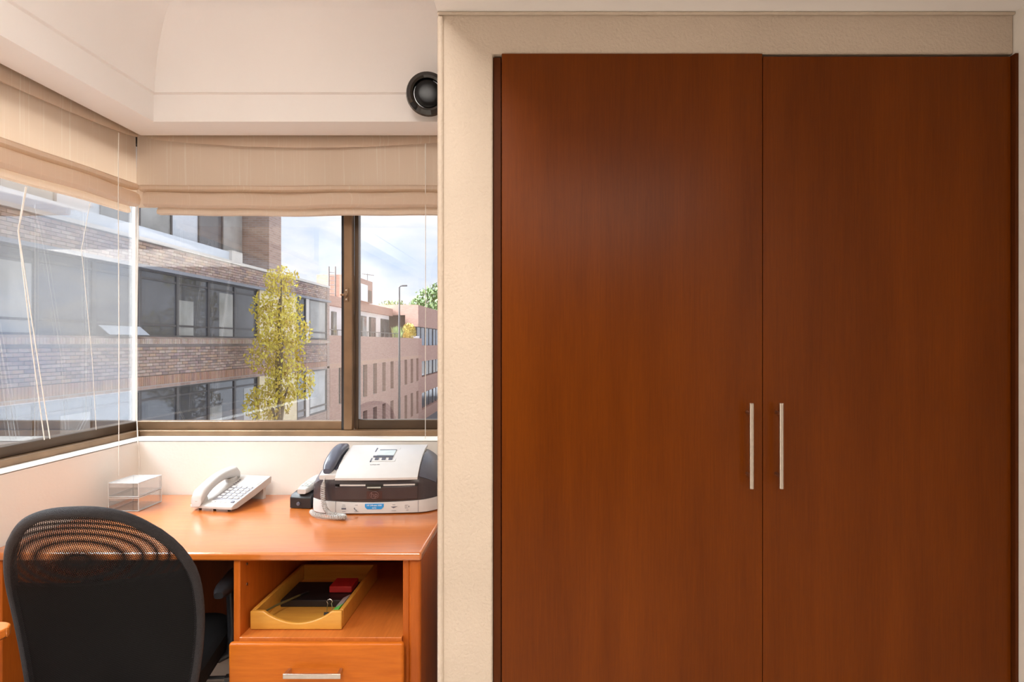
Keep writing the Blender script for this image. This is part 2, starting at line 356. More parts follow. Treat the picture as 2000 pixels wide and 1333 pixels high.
# ------------------------------------------------------------------ windows
w1 = thing('window_1', (XG, 1.7, SILL), 'dark bronze strip window along the side of the desk', 'window', kind='structure')
bx(-1.82, XW, YJ, 2.62, SILL - 0.004, SILL + 0.003).build('window_sill', m_white, w1, bev=0.002)
bx(XG - 0.04, XG + 0.050, YJ, YG + 0.05, SILL + 0.003, 0.990).build('sill_track', m_bronze_l, w1, bev=0.002)
bx(XG - 0.02, XG + 0.018, YJ, YG + 0.02, 0.990, 1.026).build('bottom_rail', m_bronze, w1, bev=0.003)
bx(XG - 0.03, XG + 0.03, YJ, YG + 0.03, 2.20, 2.26).build('top_rail', m_bronze, w1, bev=0.002)
bx(XG - 0.03, XG + 0.03, YJ, YJ + 0.05, 0.99, 2.20).build('side_stile', m_bronze, w1, bev=0.002)
bx(XG - 0.003, XG + 0.003, YJ + 0.05, YG - 0.004, 1.026, 2.20).build('pane', m_glass, w1)
w2 = thing('window_2', (-1.0, YG, SILL), 'dark bronze sliding window behind the telephone and printer', 'window', kind='structure')
XM0, XM1 = -0.862, -0.812
bx(XW, XC, YW, 2.62, SILL - 0.004, SILL + 0.003).build('window_sill', m_white, w2, bev=0.002)
bx(XG + 0.05, XC, YG - 0.050, YG + 0.04, SILL + 0.003, 0.990).build('sill_track', m_bronze_l, w2, bev=0.002)
bx(XG + 0.018, XM0 - 0.003, YG - 0.018, YG + 0.02, 0.990, 1.026).build('bottom_rail', m_bronze_l, w2, bev=0.003)
bx(XM1 + 0.003, XC, YG + 0.000, YG + 0.03, 0.990, 1.030).build('bottom_rail', m_bronze, w2, bev=0.003)
bx(XG, XC, YG - 0.03, YG + 0.03, 2.20, 2.26).build('top_rail', m_bronze, w2, bev=0.002)
mu = bx(XM0 + 0.010, XM1 - 0.004, YG - 0.034, YG + 0.00, 0.990, 2.20).build('mullion', m_bronze_l, w2, bev=0.003)
bx(XM0, XM0 + 0.010, YG - 0.030, YG + 0.0, 0.985, 2.20).build('mullion_gasket', m_gasket, w2)
bx(XM1 - 0.004, XM1 + 0.014, YG - 0.004, YG + 0.03, 0.990, 2.20).build('mullion_stile', m_bronze, w2, bev=0.002)
lt = MB(); lt.box(-0.846, -0.830, YG - 0.041, YG - 0.034, 1.535, 1.590).lathe([(0.008, 0), (0.008, 0.012), (0.005, 0.014)], (-0.838, YG - 0.041, 1.562), (0, -1, 0), 12)
lt.tube([(-0.838, YG - 0.050, 1.562), (-0.858, YG - 0.052, 1.562)], 0.005, 8)
lt.build('latch', m_bronze_l, w2, bev=0.001)
for zz in (1.543, 1.582):
    MB().lathe([(0.0035, 0), (0.0035, 0.003), (0.001, 0.004)], (-0.838, YG - 0.041, zz), (0, -1, 0), 10).build('latch_screw', m_steel, w2)
bx(XG + 0.004, XM0, YG - 0.003, YG + 0.003, 1.026, 2.20).build('pane', m_glass, w2)
bx(XM1 + 0.012, XC, YG + 0.009, YG + 0.015, 1.030, 2.20).build('pane', m_glass, w2)
MB().tube([(XG + 0.004, YG - 0.004, 0.99), (XG + 0.004, YG - 0.004, 2.2)], 0.0055, 8).build('corner_seal', m_seal, w2, smooth=True)

# ------------------------------------------------------------------ roman blinds
def blind(name, label, along, a0, a1, plane, z_low0, z_low1, inward):
    """along: 'x' or 'y'; a0..a1 extent; plane: coordinate of cloth; inward: sign of room side; z_low0/1 bottom level at a0/a1"""
    base = (0, 0, 0)
    base = ((a0 + a1) / 2, plane, 1.85) if along == 'x' else (plane, (a0 + a1) / 2, 1.85)
    t = thing(name, base, label, 'blind', group='roman blinds on the corner windows')
    nA = 28
    def pt(a, off, z): return (a, plane + inward * off, z) if along == 'x' else (plane + inward * off, a, z)
    def strip(profile, thick_name, thick=0.002, wob=0.004, ins=0.0):
        loops = []
        for i in range(nA + 1):
            u = i / nA; a = (a0 + (ins if along == 'x' else 0)) + (a1 - a0 - ins) * u; dz = z_low0 + (z_low1 - z_low0) * u
            w = wob * math.sin(u * 9.0 + 1.3) + wob * 0.6 * math.sin(u * 23 + profile[0][1] * 7)
            lp = [pt(a, o_ + w * (0.3 if o_ < 0.004 else 1), (z if z > 2.1 else z + dz + 0.3 * w)) for o_, z in profile]
            loops.append(lp)
        return MB().loft(loops, caps=True)
    def outline(prof, th=0.0025):
        return prof + [(o_ - th, z) for o_, z in prof[::-1]]
    # main hanging panel
    strip(outline([(0.004, 2.27), (0.004, 2.2), (0.006, 2.10), (0.008, 2.04), (0.008, 1.97), (0.003, 1.912)]), 'p', wob=0.003).build('panel', m_fabric, t, smooth=True)
    # sagging heading at the top
    loops = []
    for i in range(nA + 1):
        u = i / nA; a = (a0 + (0.045 if along == 'x' else 0)) + (a1 - a0 - (0.045 if along == 'x' else 0.024)) * u; sag = 0.040 * math.sin(PI * min(1, max(0, u))) ** 0.7 + 0.004
        loops.append([pt(a, 0.010, 2.262), pt(a, 0.022, 2.215), pt(a, 0.030, 2.200 - sag * 0.55), pt(a, 0.026, 2.195 - sag), pt(a, 0.008, 2.20 - sag)])
    MB().loft(loops).build('heading', m_fabric, t, smooth=True)
    # stacked folds
    f1 = [(0.008, 2.000), (0.030, 1.997), (0.040, 1.990), (0.040, 1.978), (0.030, 1.972), (0.008, 1.972)]
    f2 = [(0.004, 1.966), (0.030, 1.966), (0.046, 1.955), (0.052, 1.935), (0.048, 1.914), (0.034, 1.905), (0.006, 1.908)]
    f3 = [(-0.006, 1.925), (0.012, 1.900), (0.016, 1.890), (0.014, 1.882), (-0.004, 1.880)]
    for k, pf in enumerate((f1, f2, f3)):
        strip(pf, 'f', wob=0.006 if k else 0.002, ins=(0.03, 0.055, 0.09)[k] if along == 'x' else (0.026, 0.030, 0.034)[k]).build('fold', m_fabric, t, smooth=True)
    return t, pt
b1, pt1 = blind('roman_blind', 'striped beige roman blind drawn up over the side window strip', 'y', YJ + 0.02, 2.443, -1.672, -0.05, 0.005, 1)
b2, pt2 = blind('roman_blind', 'striped beige roman blind drawn up above the telephone and printer', 'x', -1.6635, XC - 0.005, 2.452, 0.0, 0.0, -1)
def cord(parent, pts, r=0.0014, mat=m_cord): return MB().tube(pts, r, 6).build('cord', mat, parent, smooth=True)
cord(b1, [(-1.60, 2.25, 2.15), (-1.602, 2.25, 1.9), (-1.60, 2.251, 1.4), (-1.60, 2.25, 0.86)])
cord(b1, [(-1.662, 1.918, 1.86), (-1.69, 1.922, 1.72), (-1.70, 1.985, 1.35), (-1.70, 2.035, 1.03)], 0.0016)
cord(b1, [(-1.662, 1.922, 1.86), (-1.692, 1.926, 1.72), (-1.70, 2.0, 1.35), (-1.70, 2.058, 1.03)], 0.0016)
cord(b1, [(-1.655, 2.18, 1.87), (-1.69, 2.185, 1.70), (-1.70, 2.25, 1.30), (-1.70, 2.27, 1.03)], 0.0010)
cord(b2, [(-1.645, 2.425, 1.92), (-1.655, 2.43, 1.4), (-1.655, 2.43, 1.06), (-1.63, 2.40, 0.97), (-1.618, 2.392, 0.86)], 0.0018)
cord(b2, [(-0.478, 2.402, 2.16), (-0.478, 2.402, 1.6), (-0.479, 2.402, 0.975)], 0.0014)

# ------------------------------------------------------------------ recessed black eyeball light by the pier
lx, ly, lz = -0.428, 2.20, 2.272
lamp = thing('eyeball_spotlight', (lx, 2.26, lz), 'round glossy black eyeball spotlight on the fascia beside the plaster pier', 'spotlight')
ax = Vector((0.10, -1.0, -0.12)).normalized()
MB().lathe([(0.045, -0.075), (0.062, -0.012), (0.075, -0.004), (0.080, 0.006), (0.076, 0.018), (0.062, 0.026), (0.054, 0.022), (0.051, 0.008)], (lx, ly, lz), ax, 40).build('ring', m_blackgloss, lamp, smooth=True)
MB().lathe([(0.050, 0.004), (0.049, 0.016), (0.043, 0.019), (0.030, 0.0205), (0.012, 0.021), (0.001, 0.021)], (lx, ly, lz), ax, 36).build('eyeball', plain('black_lamp_lens', (0.006, 0.006, 0.007), 0.25, spec=0.25), lamp, smooth=True)

# ------------------------------------------------------------------ wardrobe
wd = thing('built_in_wardrobe', (0.52, YC, 0.0), 'tall built-in wardrobe with two brown wood-grain doors', 'wardrobe')
# carcass behind the doors
cc = MB().box(XO0 + 0.001, XO0 + 0.02, YC + 0.012, 2.3, 0.0, ZO - 0.004).box(XO1 - 0.02, XO1, YC + 0.03, 2.3, 0.0, ZO - 0.004)
cc.box(XO0 + 0.02, XO1 - 0.02, 2.28, 2.3, 0.0, ZO - 0.004).box(XO0 + 0.02, XO1 - 0.02, YC + 0.04, 2.28, ZO - 0.024, ZO - 0.004).box(XO0 + 0.02, XO1 - 0.02, YC + 0.04, 2.28, 0.0, 0.06)
cc.build('carcass', m_closet_d, wd)
bx(XO1 - 0.001, XR - 0.0005, YC - 0.017, YC + 0.02, 0.0, ZO - 0.006).build('edge_strip', m_closet_d, wd, bev=0.001)
XD = 0.5495
dl = bx(XO0 + 0.0235, XD - 0.0008, YC - 0.004, YC + 0.016, 0.01, ZO - 0.001).build('door', m_closet, wd, bev=0.0012)
dr = bx(XD + 0.0008, XO1 - 0.002, YC - 0.004, YC + 0.016, 0.01, ZO - 0.0085).build('door', m_closet, wd, bev=0.0012)
def bar_handle(parent, px, z0, z1):
    x = (px - VPX) / F_PX * (YC - 0.038); y = YC - 0.038
    mb = MB().tube([(x, y, z0), (x, y, z1)], 0.0058, 20)
    for z in (z0 + 0.030, z1 - 0.026): mb.tube([(x, y, z), (x, YC - 0.0035, z)], 0.0042, 12)
    return mb.build('handle', m_steel, parent, smooth=True)
hz0 = EYE - (955 - VPY) / F_PX * 1.476; hz1 = EYE - (788 - VPY) / F_PX * 1.476
for d_, px in ((dl, 1468), (dr, 1526)):
    h = bar_handle(d_, px, hz0, hz1); h['label'] = 'slim brushed steel bar handle'

# ------------------------------------------------------------------ desk
DT = 0.75; YF = 1.737; XDR = -0.358; XDL = -1.628
desk = thing('desk', (-1.0, 2.07, 0.0), 'reddish cherry wood desk with open shelf and drawer under the window', 'desk')
bx(XDL, XDR, YF, YW - 0.003, DT - 0.024, DT).build('desktop', m_desk_x, desk, bev=0.007, seg=4)
bx(XDR - 0.040, XDR - 0.004, YF + 0.012, YW - 0.02, 0.0, DT - 0.024).build('side_panel', m_desk_z, desk, bev=0.008, seg=3)
bx(XDL + 0.004, -1.585, YF + 0.012, YW - 0.02, 0.0, DT - 0.024).build('side_panel', m_desk_z, desk, bev=0.003)
bx(-0.908, -0.889, YF + 0.010, YW - 0.05, 0.0, DT - 0.024).build('divider_panel', m_desk_z, desk, bev=0.003)
bx(-0.416, XDR - 0.040, YF + 0.018, YW - 0.05, 0.0, DT - 0.024).build('inner_panel', m_desk_z, desk, bev=0.002)
bx(-1.585, -0.908, YW - 0.12, YW - 0.104, 0.18, DT - 0.024).build('back_panel', m_closet_d, desk)  # dark veneer puts the knee-space shade into the panel colour
bx(-0.889, -0.416, YW - 0.066, YW - 0.05, 0.0, DT - 0.024).build('back_panel', m_closet_d, desk)  # shade at the back of the shelf put into the dark colour
SH = 0.502
bx(-0.889, -0.416, YF + 0.006, YW - 0.066, SH - 0.018, SH).build('shelf', m_desk_y, desk, bev=0.001)
for (sx, sz) in ((-0.8885, 0.70), (-0.8885, 0.64)):
    MB().lathe([(0.004, 0), (0.004, 0.0015), (0.0005, 0.002)], (sx, YF + 0.05, sz), (1, 0, 0), 10).build('screw_cap', m_steel, desk)
dfr = bx(-0.910, -0.406, YF - 0.016, YF + 0.004, 0.315, 0.495).build('drawer', m_desk_f, desk, bev=0.008, seg=4)
bx(-0.885, -0.43, YF + 0.004, YW - 0.12, 0.33, 0.45).build('drawer_box', m_desk_y, desk)
bx(-0.910, -0.406, YF - 0.016, YF + 0.004, 0.10, 0.305).build('drawer', m_desk_f, desk, bev=0.008, seg=4)
# flat bow handle
hy = YF - 0.016; zc_ = 0.418; hxa, hxb = -0.735, -0.580; d_ = 0.032
hp = [(hxa, hy), (hxa - 0.004, hy - d_), (hxb + 0.004, hy - d_), (hxb, hy), (hxb - 0.008, hy), (hxb - 0.007, hy - d_ + 0.006), (hxa + 0.007, hy - d_ + 0.006), (hxa + 0.008, hy)]
h = MB().prism(hp, 2, zc_ - 0.007, zc_ + 0.007).build('handle', m_steel, dfr, bev=0.0008); h['label'] = 'flat brushed steel bow handle'

# second table whose rounded end juts in beside the chair
tb = thing('side_table', (-1.45, 1.2, 0.0), 'small orange wooden table with rounded end beside the chair', 'table')
pts = []
def arc(cx, cy, rx, ry, a0, a1, n): return [(cx + rx * math.cos(a0 + (a1 - a0) * i / n), cy + ry * math.sin(a0 + (a1 - a0) * i / n)) for i in range(n + 1)]
pts = [(-1.632, 1.372)] + arc(-1.240, 1.342, 0.036, 0.030, PI / 2, 0, 6) + arc(-1.324, 1.342, 0.12, 0.16, 0, -PI / 2, 8) + [(-1.632, 1.182)]
MB().prism(pts, 2, 0.700, 0.722).build('tabletop', m_desk_x, tb, bev=0.004, seg=3)
bx(-1.62, -1.585, 1.20, 1.36, 0.0, 0.700).build('leg', m_desk_z, tb, bev=0.003)
bx(-1.385, -1.345, 1.22, 1.25, 0.0, 0.700).build('leg', m_desk_z, tb, bev=0.003)

# ------------------------------------------------------------------ office chair
CH = thing('office_chair', (-1.152, 1.735, 0.0), 'black office chair with see-through mesh back pushed under the desk', 'chair', math.radians(12))
def back_pt(u, v, off=0.0):
    hw = 0.184 + 0.020 * math.sin(PI * min(1.0, v / 0.9))
    if v > 0.50: hw *= max(0.0, 1 - ((v - 0.50) / 0.50) ** 2.4) ** (1 / 2.4)
    x = hw * u
    y = -0.235 - 0.168 * v ** 1.15 + 0.035 * math.sin(PI * v) + 0.045 * (x / 0.2) ** 2 + off
    return (x, y, 0.46 + 0.518 * v)
def net(off, mat, name, nu=36, nv=48, arcs=0.0, v0=0.0, v1=0.998):
    mb = MB(); vs_ = []; uvs = []
    for j in range(nv + 1):
        v = v0 + (v1 - v0) * (1 - (1 - j / nv) ** 1.5)
        for i in range(nu + 1):
            p = back_pt(-1 + 2 * i / nu, v, off); vs_.append(p)
            dlt = 0.0034 * arcs * (((p[0] + 0.01) / 0.19) ** 2 + ((0.54 * v - 0.40) / 0.115) ** 2); a_ = math.radians(-32)
            uvs.append((p[0] + math.cos(a_) * dlt, 0.54 * v + math.sin(a_) * dlt))
    n = nu + 1
    mb.add(vs_, [(j * n + i, j * n + i + 1, (j + 1) * n + i + 1, (j + 1) * n + i) for j in range(nv) for i in range(nu)])
    return mb.build(name, mat, CH, world=False, smooth=True, uv=uvs, recalc=False)
net(0.0, m_net1, 'mesh_back'); net(0.007, m_net2, 'mesh_lining', arcs=4.5, v0=0.60)
net(0.009, m_seatcloth, 'shade_backing', v1=0.62)  # added black sheet puts the under-desk shade behind the net
rim = [back_pt(-1, v, 0.010) for v in [i / 16 * 0.9 for i in range(17)]] + [back_pt(-1, 1 - (1 - i / 12) ** 2.2 * 0.1, 0.010) for i in range(1, 12)]
rim += [back_pt(1, v, 0.010) for v in [1 - (1 - i / 12) ** 2.2 * 0.1 for i in range(11, 0, -1)]] + [back_pt(1, i / 16 * 0.9, 0.010) for i in range(16, -1, -1)]
MB().tube(rim, 0.0125, 10).build('back_rim', m_rim, CH, world=False, smooth=True)
lo = []
for (w, d, z, k) in ((0.35, 0.38, 0.405, 0), (0.38, 0.42, 0.415, 0), (0.392, 0.435, 0.440, 0), (0.388, 0.43, 0.468, 0), (0.36, 0.40, 0.482, 0), (0.26, 0.28, 0.486, 0)):
    lo.append([(x, y - 0.005, z) for x, y in rrect(w, d, min(w, d) * 0.22)])
MB().loft(lo).build('seat', m_seatcloth, CH, world=False, smooth=True)
MB().box(-0.03, 0.03, -0.27, -0.02, 0.385, 0.40).box(-0.03, 0.03, -0.285, -0.265, 0.385, 0.49).build('back_bracket', m_black, CH, world=False, bev=0.006)
for s in (-1, 1):
    ap = MB(); lo = []
    for t_ in range(9):
        u = t_ / 8; r_ = 0.5 + 0.5 * math.sin(PI * min(1, max(0, (u if u < 0.5 else 1 - u) * 4)) / 2)
        lo.append([(s * 0.203 + x * r_, -0.045 + 0.22 * u, 0.627 + z * r_) for x, z in rrect(0.05, 0.036, 0.016, 4)])
    ap.loft(lo).build('armrest', m_black, CH, world=False, smooth=True)
    MB().tube([(s * 0.17, 0.06, 0.395), (s * 0.208, 0.06, 0.41), (s * 0.212, 0.06, 0.48), (s * 0.205, 0.06, 0.61)], [0.014, 0.015, 0.014, 0.013], 10).build('arm_support', m_black, CH, world=False, smooth=True)
MB().lathe([(0.10, 0.385), (0.10, 0.405)], (0, 0, 0)).lathe([(0.028, 0.09), (0.028, 0.25), (0.018, 0.26), (0.018, 0.39)], (0, 0, 0)).build('gas_column', m_black, CH, world=False, smooth=True)
for k in range(5):
    a = 2 * PI * k / 5 + 0.35; cx, cy = math.cos(a), math.sin(a)
    MB().tube([(0, 0, 0.115), (0.12 * cx, 0.12 * cy, 0.105), (0.215 * cx, 0.215 * cy, 0.075)], [0.026, 0.021, 0.015], 10).build('leg', m_black, CH, world=False, smooth=True)
    c = MB()
    for q in (-0.014, 0.014):
        c.lathe([(0.012, -0.007), (0.026, -0.007), (0.0275, 0), (0.026, 0.007), (0.012, 0.007)], (0.215 * cx - q * cy, 0.215 * cy + q * cx, 0.028), (-cy, cx, 0), 16)
    c.tube([(0.215 * cx, 0.215 * cy, 0.028), (0.215 * cx, 0.215 * cy, 0.07)], 0.006, 8)
    c.build('caster', m_black, CH, world=False, smooth=True)
MB().tube([(0.05, -0.02, 0.39), (0.24, -0.04, 0.385)], 0.005, 8).box(0.22, 0.275, -0.052, -0.03, 0.379, 0.391).build('height_lever', m_black, CH, world=False)

# ------------------------------------------------------------------ things on the desk
Z = DT + 0.0005
# clear acrylic trays, two stacked
def acrylic(name, label, z0, z1, lid):
    t = thing(name, (-1.521, 2.163, z0), label, 'box', group='clear acrylic boxes stacked by the wall')
    x0, x1, y0, y1 = -1.575, -1.467, 2.163, 2.292; w = 0.0028
    bx(x0 + w, x1 - w, y0 + w, y1 - w, z0, z0 + w).build('bottom', m_acrylic, t)
    for a in ((x0, x1, y0, y0 + w), (x0, x1, y1 - w, y1), (x0, x0 + w, y0 + w, y1 - w), (x1 - w, x1, y0 + w, y1 - w)):
        bx(*a, z0, z1 - (w if lid else 0)).build('side', m_acrylic, t)
    ed = MB(); r = 0.0016
    for x in (x0, x1):
        for y in (y0, y1): ed.tube([(x, y, z0 + 0.002), (x, y, z1 - 0.002)], r, 6)
        ed.tube([(x, y0, z0 + 0.002), (x, y1, z0 + 0.002)], r, 6); ed.tube([(x, y0, z1 - 0.002), (x, y1, z1 - 0.002)], r, 6)
    for y in (y0, y1): ed.tube([(x0, y, z0 + 0.002), (x1, y, z0 + 0.002)], r, 6); ed.tube([(x0, y, z1 - 0.002), (x1, y, z1 - 0.002)], r, 6)
    ed.build('polished_edge', m_acr_edge, t)
    if lid: bx(x0, x1, y0, y1, z1 - w, z1).build('lid', m_acr_lid, t)
acrylic('acrylic_box', 'clear acrylic box standing on the desktop, under its twin', Z, Z + 0.050, False)
acrylic('acrylic_box', 'lidded clear acrylic box stacked on top of another', Z + 0.0515, Z + 0.104, True)

# corded telephone
TP = thing('telephone', (-1.205, 2.160, Z), 'white corded desk telephone with handset beside the acrylic boxes', 'telephone', math.radians(-11))
W = 0.172; L = 0.228
def body_loop(x, ins):
    return [(x, 0.0 + ins, 0.010), (x, 0.0 + ins, 0.020), (x, 0.010 + ins, 0.026), (x, L - 0.006 - ins, 0.084), (x, L - ins, 0.080), (x, L - 0.004 - ins, 0.058), (x, L * 0.55, 0.030), (x, 0.03, 0.008)]
MB().loft([body_loop(-W / 2, 0.003), body_loop(-W / 2 + 0.004, 0), body_loop(W / 2 - 0.004, 0), body_loop(W / 2, 0.003)]).build('body', m_ph_white, TP, world=False, bev=0.002)
slope = (0.084 - 0.026) / (L - 0.016)
def top(y, h=0.0): return 0.026 + (y - 0.010) * slope + h
def plate(mb, x0, x1, y0, y1, h0, h1):
    return mb.loft([[(x0, y0, top(y0, h0)), (x1, y0, top(y0, h0)), (x1, y1, top(y1, h0)), (x0, y1, top(y1, h0))], [(x0, y0, top(y0, h1)), (x1, y0, top(y0, h1)), (x1, y1, top(y1, h1)), (x0, y1, top(y1, h1))]])
plate(MB(), -0.008, 0.078, 0.186, 0.205, -0.001, 0.0012).build('index_strip', plain('pale_blue_card', (0.62, 0.68, 0.80), 0.3), TP, world=False)
plate(MB(), -0.006, 0.062, 0.146, 0.180, -0.001, 0.0008).build('memo_card', m_ph_key, TP, world=False)
kb = plate(MB(), -0.024, 0.080, 0.036, 0.138, -0.001, 0.0006); kb.build('keypad_plate', plain('grey_keypad_plate', (0.30, 0.30, 0.32), 0.4), TP, world=False)
for r_ in range(5):
    for c_ in range(4):
        x = -0.012 + c_ * 0.0235; y = 0.048 + r_ * 0.0185
        k = plate(MB(), x, x + 0.015, y, y + 0.0095, 0, 0.0042).build('key', m_ph_key, TP, world=False, bev=0.001)
        plate(MB(), x - 0.0005, x + 0.0155, y - 0.0032, y - 0.0004, 0, 0.0009).build('key_shadow_line', m_ph_dark, k, world=False)
for r_ in range(4):
    plate(MB(), 0.067, 0.078, 0.146 + r_ * 0.009, 0.151 + r_ * 0.009, 0, 0.0025).build('key', m_ph_key, TP, world=False)
    plate(MB(), -0.024, -0.016, 0.145 + r_ * 0.011, 0.149 + r_ * 0.011, 0, 0.0015).build('side_key', m_ph_dark, TP, world=False)
plate(MB(), 0.063, 0.076, 0.022, 0.030, 0, 0.0035).build('key', m_ph_dark, TP, world=False, bev=0.001)
for c_ in range(3): plate(MB(), -0.014 + c_ * 0.022, 0.0 + c_ * 0.022, 0.020, 0.026, 0, 0.0025).build('key', m_ph_key, TP, world=False)
# handset lying along the cradle side
lo = []
for i in range(15):
    u = i / 14; y = -0.004 + 0.206 * u
    arch = 0.052 * math.sin(PI * u) ** 0.55
    th = 0.016 + 0.014 * abs(2 * u - 1) ** 3; w = 0.042 + 0.010 * abs(2 * u - 1) ** 2
    if i in (0, 14): th *= 0.6; w *= 0.8
    zc = top(y, 0.016) + 0.030 * math.sin(PI * u) ** 0.8 - (0.004 if i in (0, 14) else 0)
    lo.append([(-0.057 + x, y, zc + z) for x, z in rrect(w, 2 * th, min(w / 2, th) * 0.75, 4)])
hs = MB().loft(lo).build('handset', m_ph_white, TP, world=False, smooth=True)
for yy, nm in ((0.178, 'earpiece'), (0.020, 'mouthpiece')):
    MB().lathe([(0.023, -0.005), (0.023, 0.012)], (-0.057, yy, top(yy, 0.004)), (0, -slope, 1), 20).build(nm, m_ph_white, hs, world=False)
bx(-0.074, 0.074, 0.19, 0.205, 0.0, 0.062).build('foot_stand', m_ph_white, TP, world=False)
for sx in (-0.06, 0.0, 0.06): MB().lathe([(0.005, 0.0), (0.005, 0.011)], (sx, 0.02, 0), n=10).build('rubber_foot', m_black, TP, world=False)
MB().tube([(-0.088, 0.02, 0.018), (-0.094, 0.016, 0.016), (-0.094, 0.04, 0.008), (-0.09, 0.10, 0.006), (-0.07, 0.17, 0.006)], 0.003, 8).build('handset_cord', m_ph_white, TP, world=False, smooth=True)

# cordless phone on its black charger
CP = thing('cordless_phone', (-0.900, 2.20, Z), 'white cordless phone resting on a black charging base beside the printer', 'telephone', math.radians(-8))
cb_ = [(0.0, 0.0), (0.0, 0.040), (0.012, 0.050), (0.075, 0.062), (0.09, 0.058), (0.09, 0.0)]
MB().prism(cb_, 0, -0.040, 0.044).build('charging_base', m_black, CP, world=False, bev=0.004)
MB().lathe([(0.007, 0), (0.007, 0.004), (0.004, 0.005)], (-0.004, 0.0, 0.018), (0, -1, 0), 14).build('base_button', m_pr_slate, CP, world=False)
lo = []
for i in range(11):
    u = i / 10; y = 0.002 + 0.145 * u; k = 1 - 0.35 * abs(2 * u - 1) ** 4
    lo.append([(0.006 + x * k, y, 0.062 + 0.024 * u + z * k) for x, z in rrect(0.052, 0.026, 0.011, 4)])
h2 = MB().loft(lo).build('handset', m_ph_white, CP, world=False, smooth=True)
for r_ in range(5):
    for c_ in range(3):
        y = 0.022 + r_ * 0.011; x = -0.010 + c_ * 0.0125; zz = 0.062 + 0.024 * (y / 0.147) + 0.0125
        bx(x, x + 0.008, y, y + 0.006, zz - 0.001, zz + 0.002).build('key', m_ph_key if (r_ + c_) % 2 else m_lcd, h2, world=False)

# ------------------------------------------------------------------ printer / fax
PR = thing('fax_printer', (-0.612, 2.140, Z), 'dark grey and white fax printer with telephone handset on its side', 'printer', math.radians(2.2))
HW = 0.222
def fr(x): return -0.014 * (1 - (x / HW) ** 2) + 0.030 * max(0, abs(x) / HW - 0.72) ** 2 / 0.0784
xs = [-HW + 2 * HW * i / 28 for i in range(29)]
def bot(x): return 0.050 - 0.008 * math.cos(x / HW * PI / 2)
MB().loft([[(x, fr(x), 0.004), (x, fr(x) - 0.002, 0.026), (x, fr(x), bot(x)), (x, 0.235, bot(x)), (x, 0.235, 0.004)] for x in xs]).build('base', m_pr_white, PR, world=False, smooth=True)
def kx(x): return 1 - 0.42 * max(0, (abs(x) / HW - 0.55) / 0.45) ** 2.2
core = [(0.004, None), (0.004, 0.100), (0.006, 0.124), (0.016, 0.138), (0.045, 0.158), (0.10, 0.180), (0.16, 0.193), (0.22, 0.196), (0.238, 0.188), (0.24, None)]
def core_loop(x):
    return [(x, fr(x) * max(0, 1 - y / 0.1) + y, bot(x) + 0.0004 if z is None else bot(x) + (z - bot(x)) * kx(x)) for y, z in core]
MB().loft([core_loop(x) for x in xs]).build('body', m_pr_dark, PR, world=False, smooth=True)
# blue-grey upper shoulders left and right of the lid
def shoulder(xa, xb):
    X = [xa + (xb - xa) * i / 10 for i in range(11)]
    pr = [(0.010, 0.1345), (0.016, 0.1400), (0.045, 0.160), (0.10, 0.182), (0.16, 0.195), (0.215, 0.198), (0.215, 0.19), (0.10, 0.172), (0.045, 0.150), (0.014, 0.128)]
    return MB().loft([[(x, fr(x) * max(0, 1 - y / 0.1) + y, bot(x) + (z - bot(x)) * kx(x)) for y, z in pr] for x in X])
shoulder(-HW + 0.004, -0.138).build('shoulder', m_pr_slate, PR, world=False, smooth=True)
shoulder(0.160, HW - 0.004).build('shoulder', m_pr_slate, PR, world=False, smooth=True)
lidp = [(-0.004, 0.130), (0.006, 0.139), (0.045, 0.166), (0.10, 0.189), (0.16, 0.202), (0.222, 0.207)]
def lid_pt(x, y, h=0.0):
    for (a, b) in zip(lidp[:-1], lidp[1:]):
        if a[0] <= y <= b[0]:
            u = (y - a[0]) / (b[0] - a[0]); return (x, fr(x) * max(0, 1 - y / 0.1) + y, a[1] + (b[1] - a[1]) * u + h)
    return (x, y, lidp[-1][1] + h)
X = [-0.132 + 0.290 * i / 14 for i in range(15)]
MB().loft([[lid_pt(x, y) for y, z in lidp] + [lid_pt(x, y, -0.008) for y, z in lidp[::-1]] for x in X]).build('lid', m_pr_white, PR, world=False, smooth=True)
# control panel
def lidplate(x0, x1, y0, y1, h0, h1, skew=0.0):
    def q(h): return [lid_pt(x0, y0, h), lid_pt(x1, y0, h), lid_pt(x1 + skew, y1, h), lid_pt(x0 + skew, y1, h)]
    return MB().loft([q(h0), q(h1)])
cp = lidplate(-0.022, 0.064, 0.062, 0.165, 0.0, 0.0022).build('control_panel', m_pr_white, PR, world=False, bev=0.0006)
lidplate(-0.027, -0.0225, 0.060, 0.165, -0.001, 0.0026).build('panel_edge', m_pr_slate, cp, world=False)
lidplate(-0.010, 0.052, 0.096, 0.140, 0.001, 0.003).build('screen', m_lcd, cp, world=False)
lidplate(-0.010, 0.053, 0.1405, 0.146, 0.001, 0.0034).build('screen_edge', m_pr_slate, cp, world=False)
lidplate(-0.022, 0.052, 0.086, 0.093, 0.001, 0.0034).build('screen_edge', m_pr_slate, cp, world=False)
for i in range(3): lidplate(-0.012 + i * 0.025, 0.002 + i * 0.025, 0.070, 0.080, 0.001, 0.0034).build('button', m_pr_slate, cp, world=False)
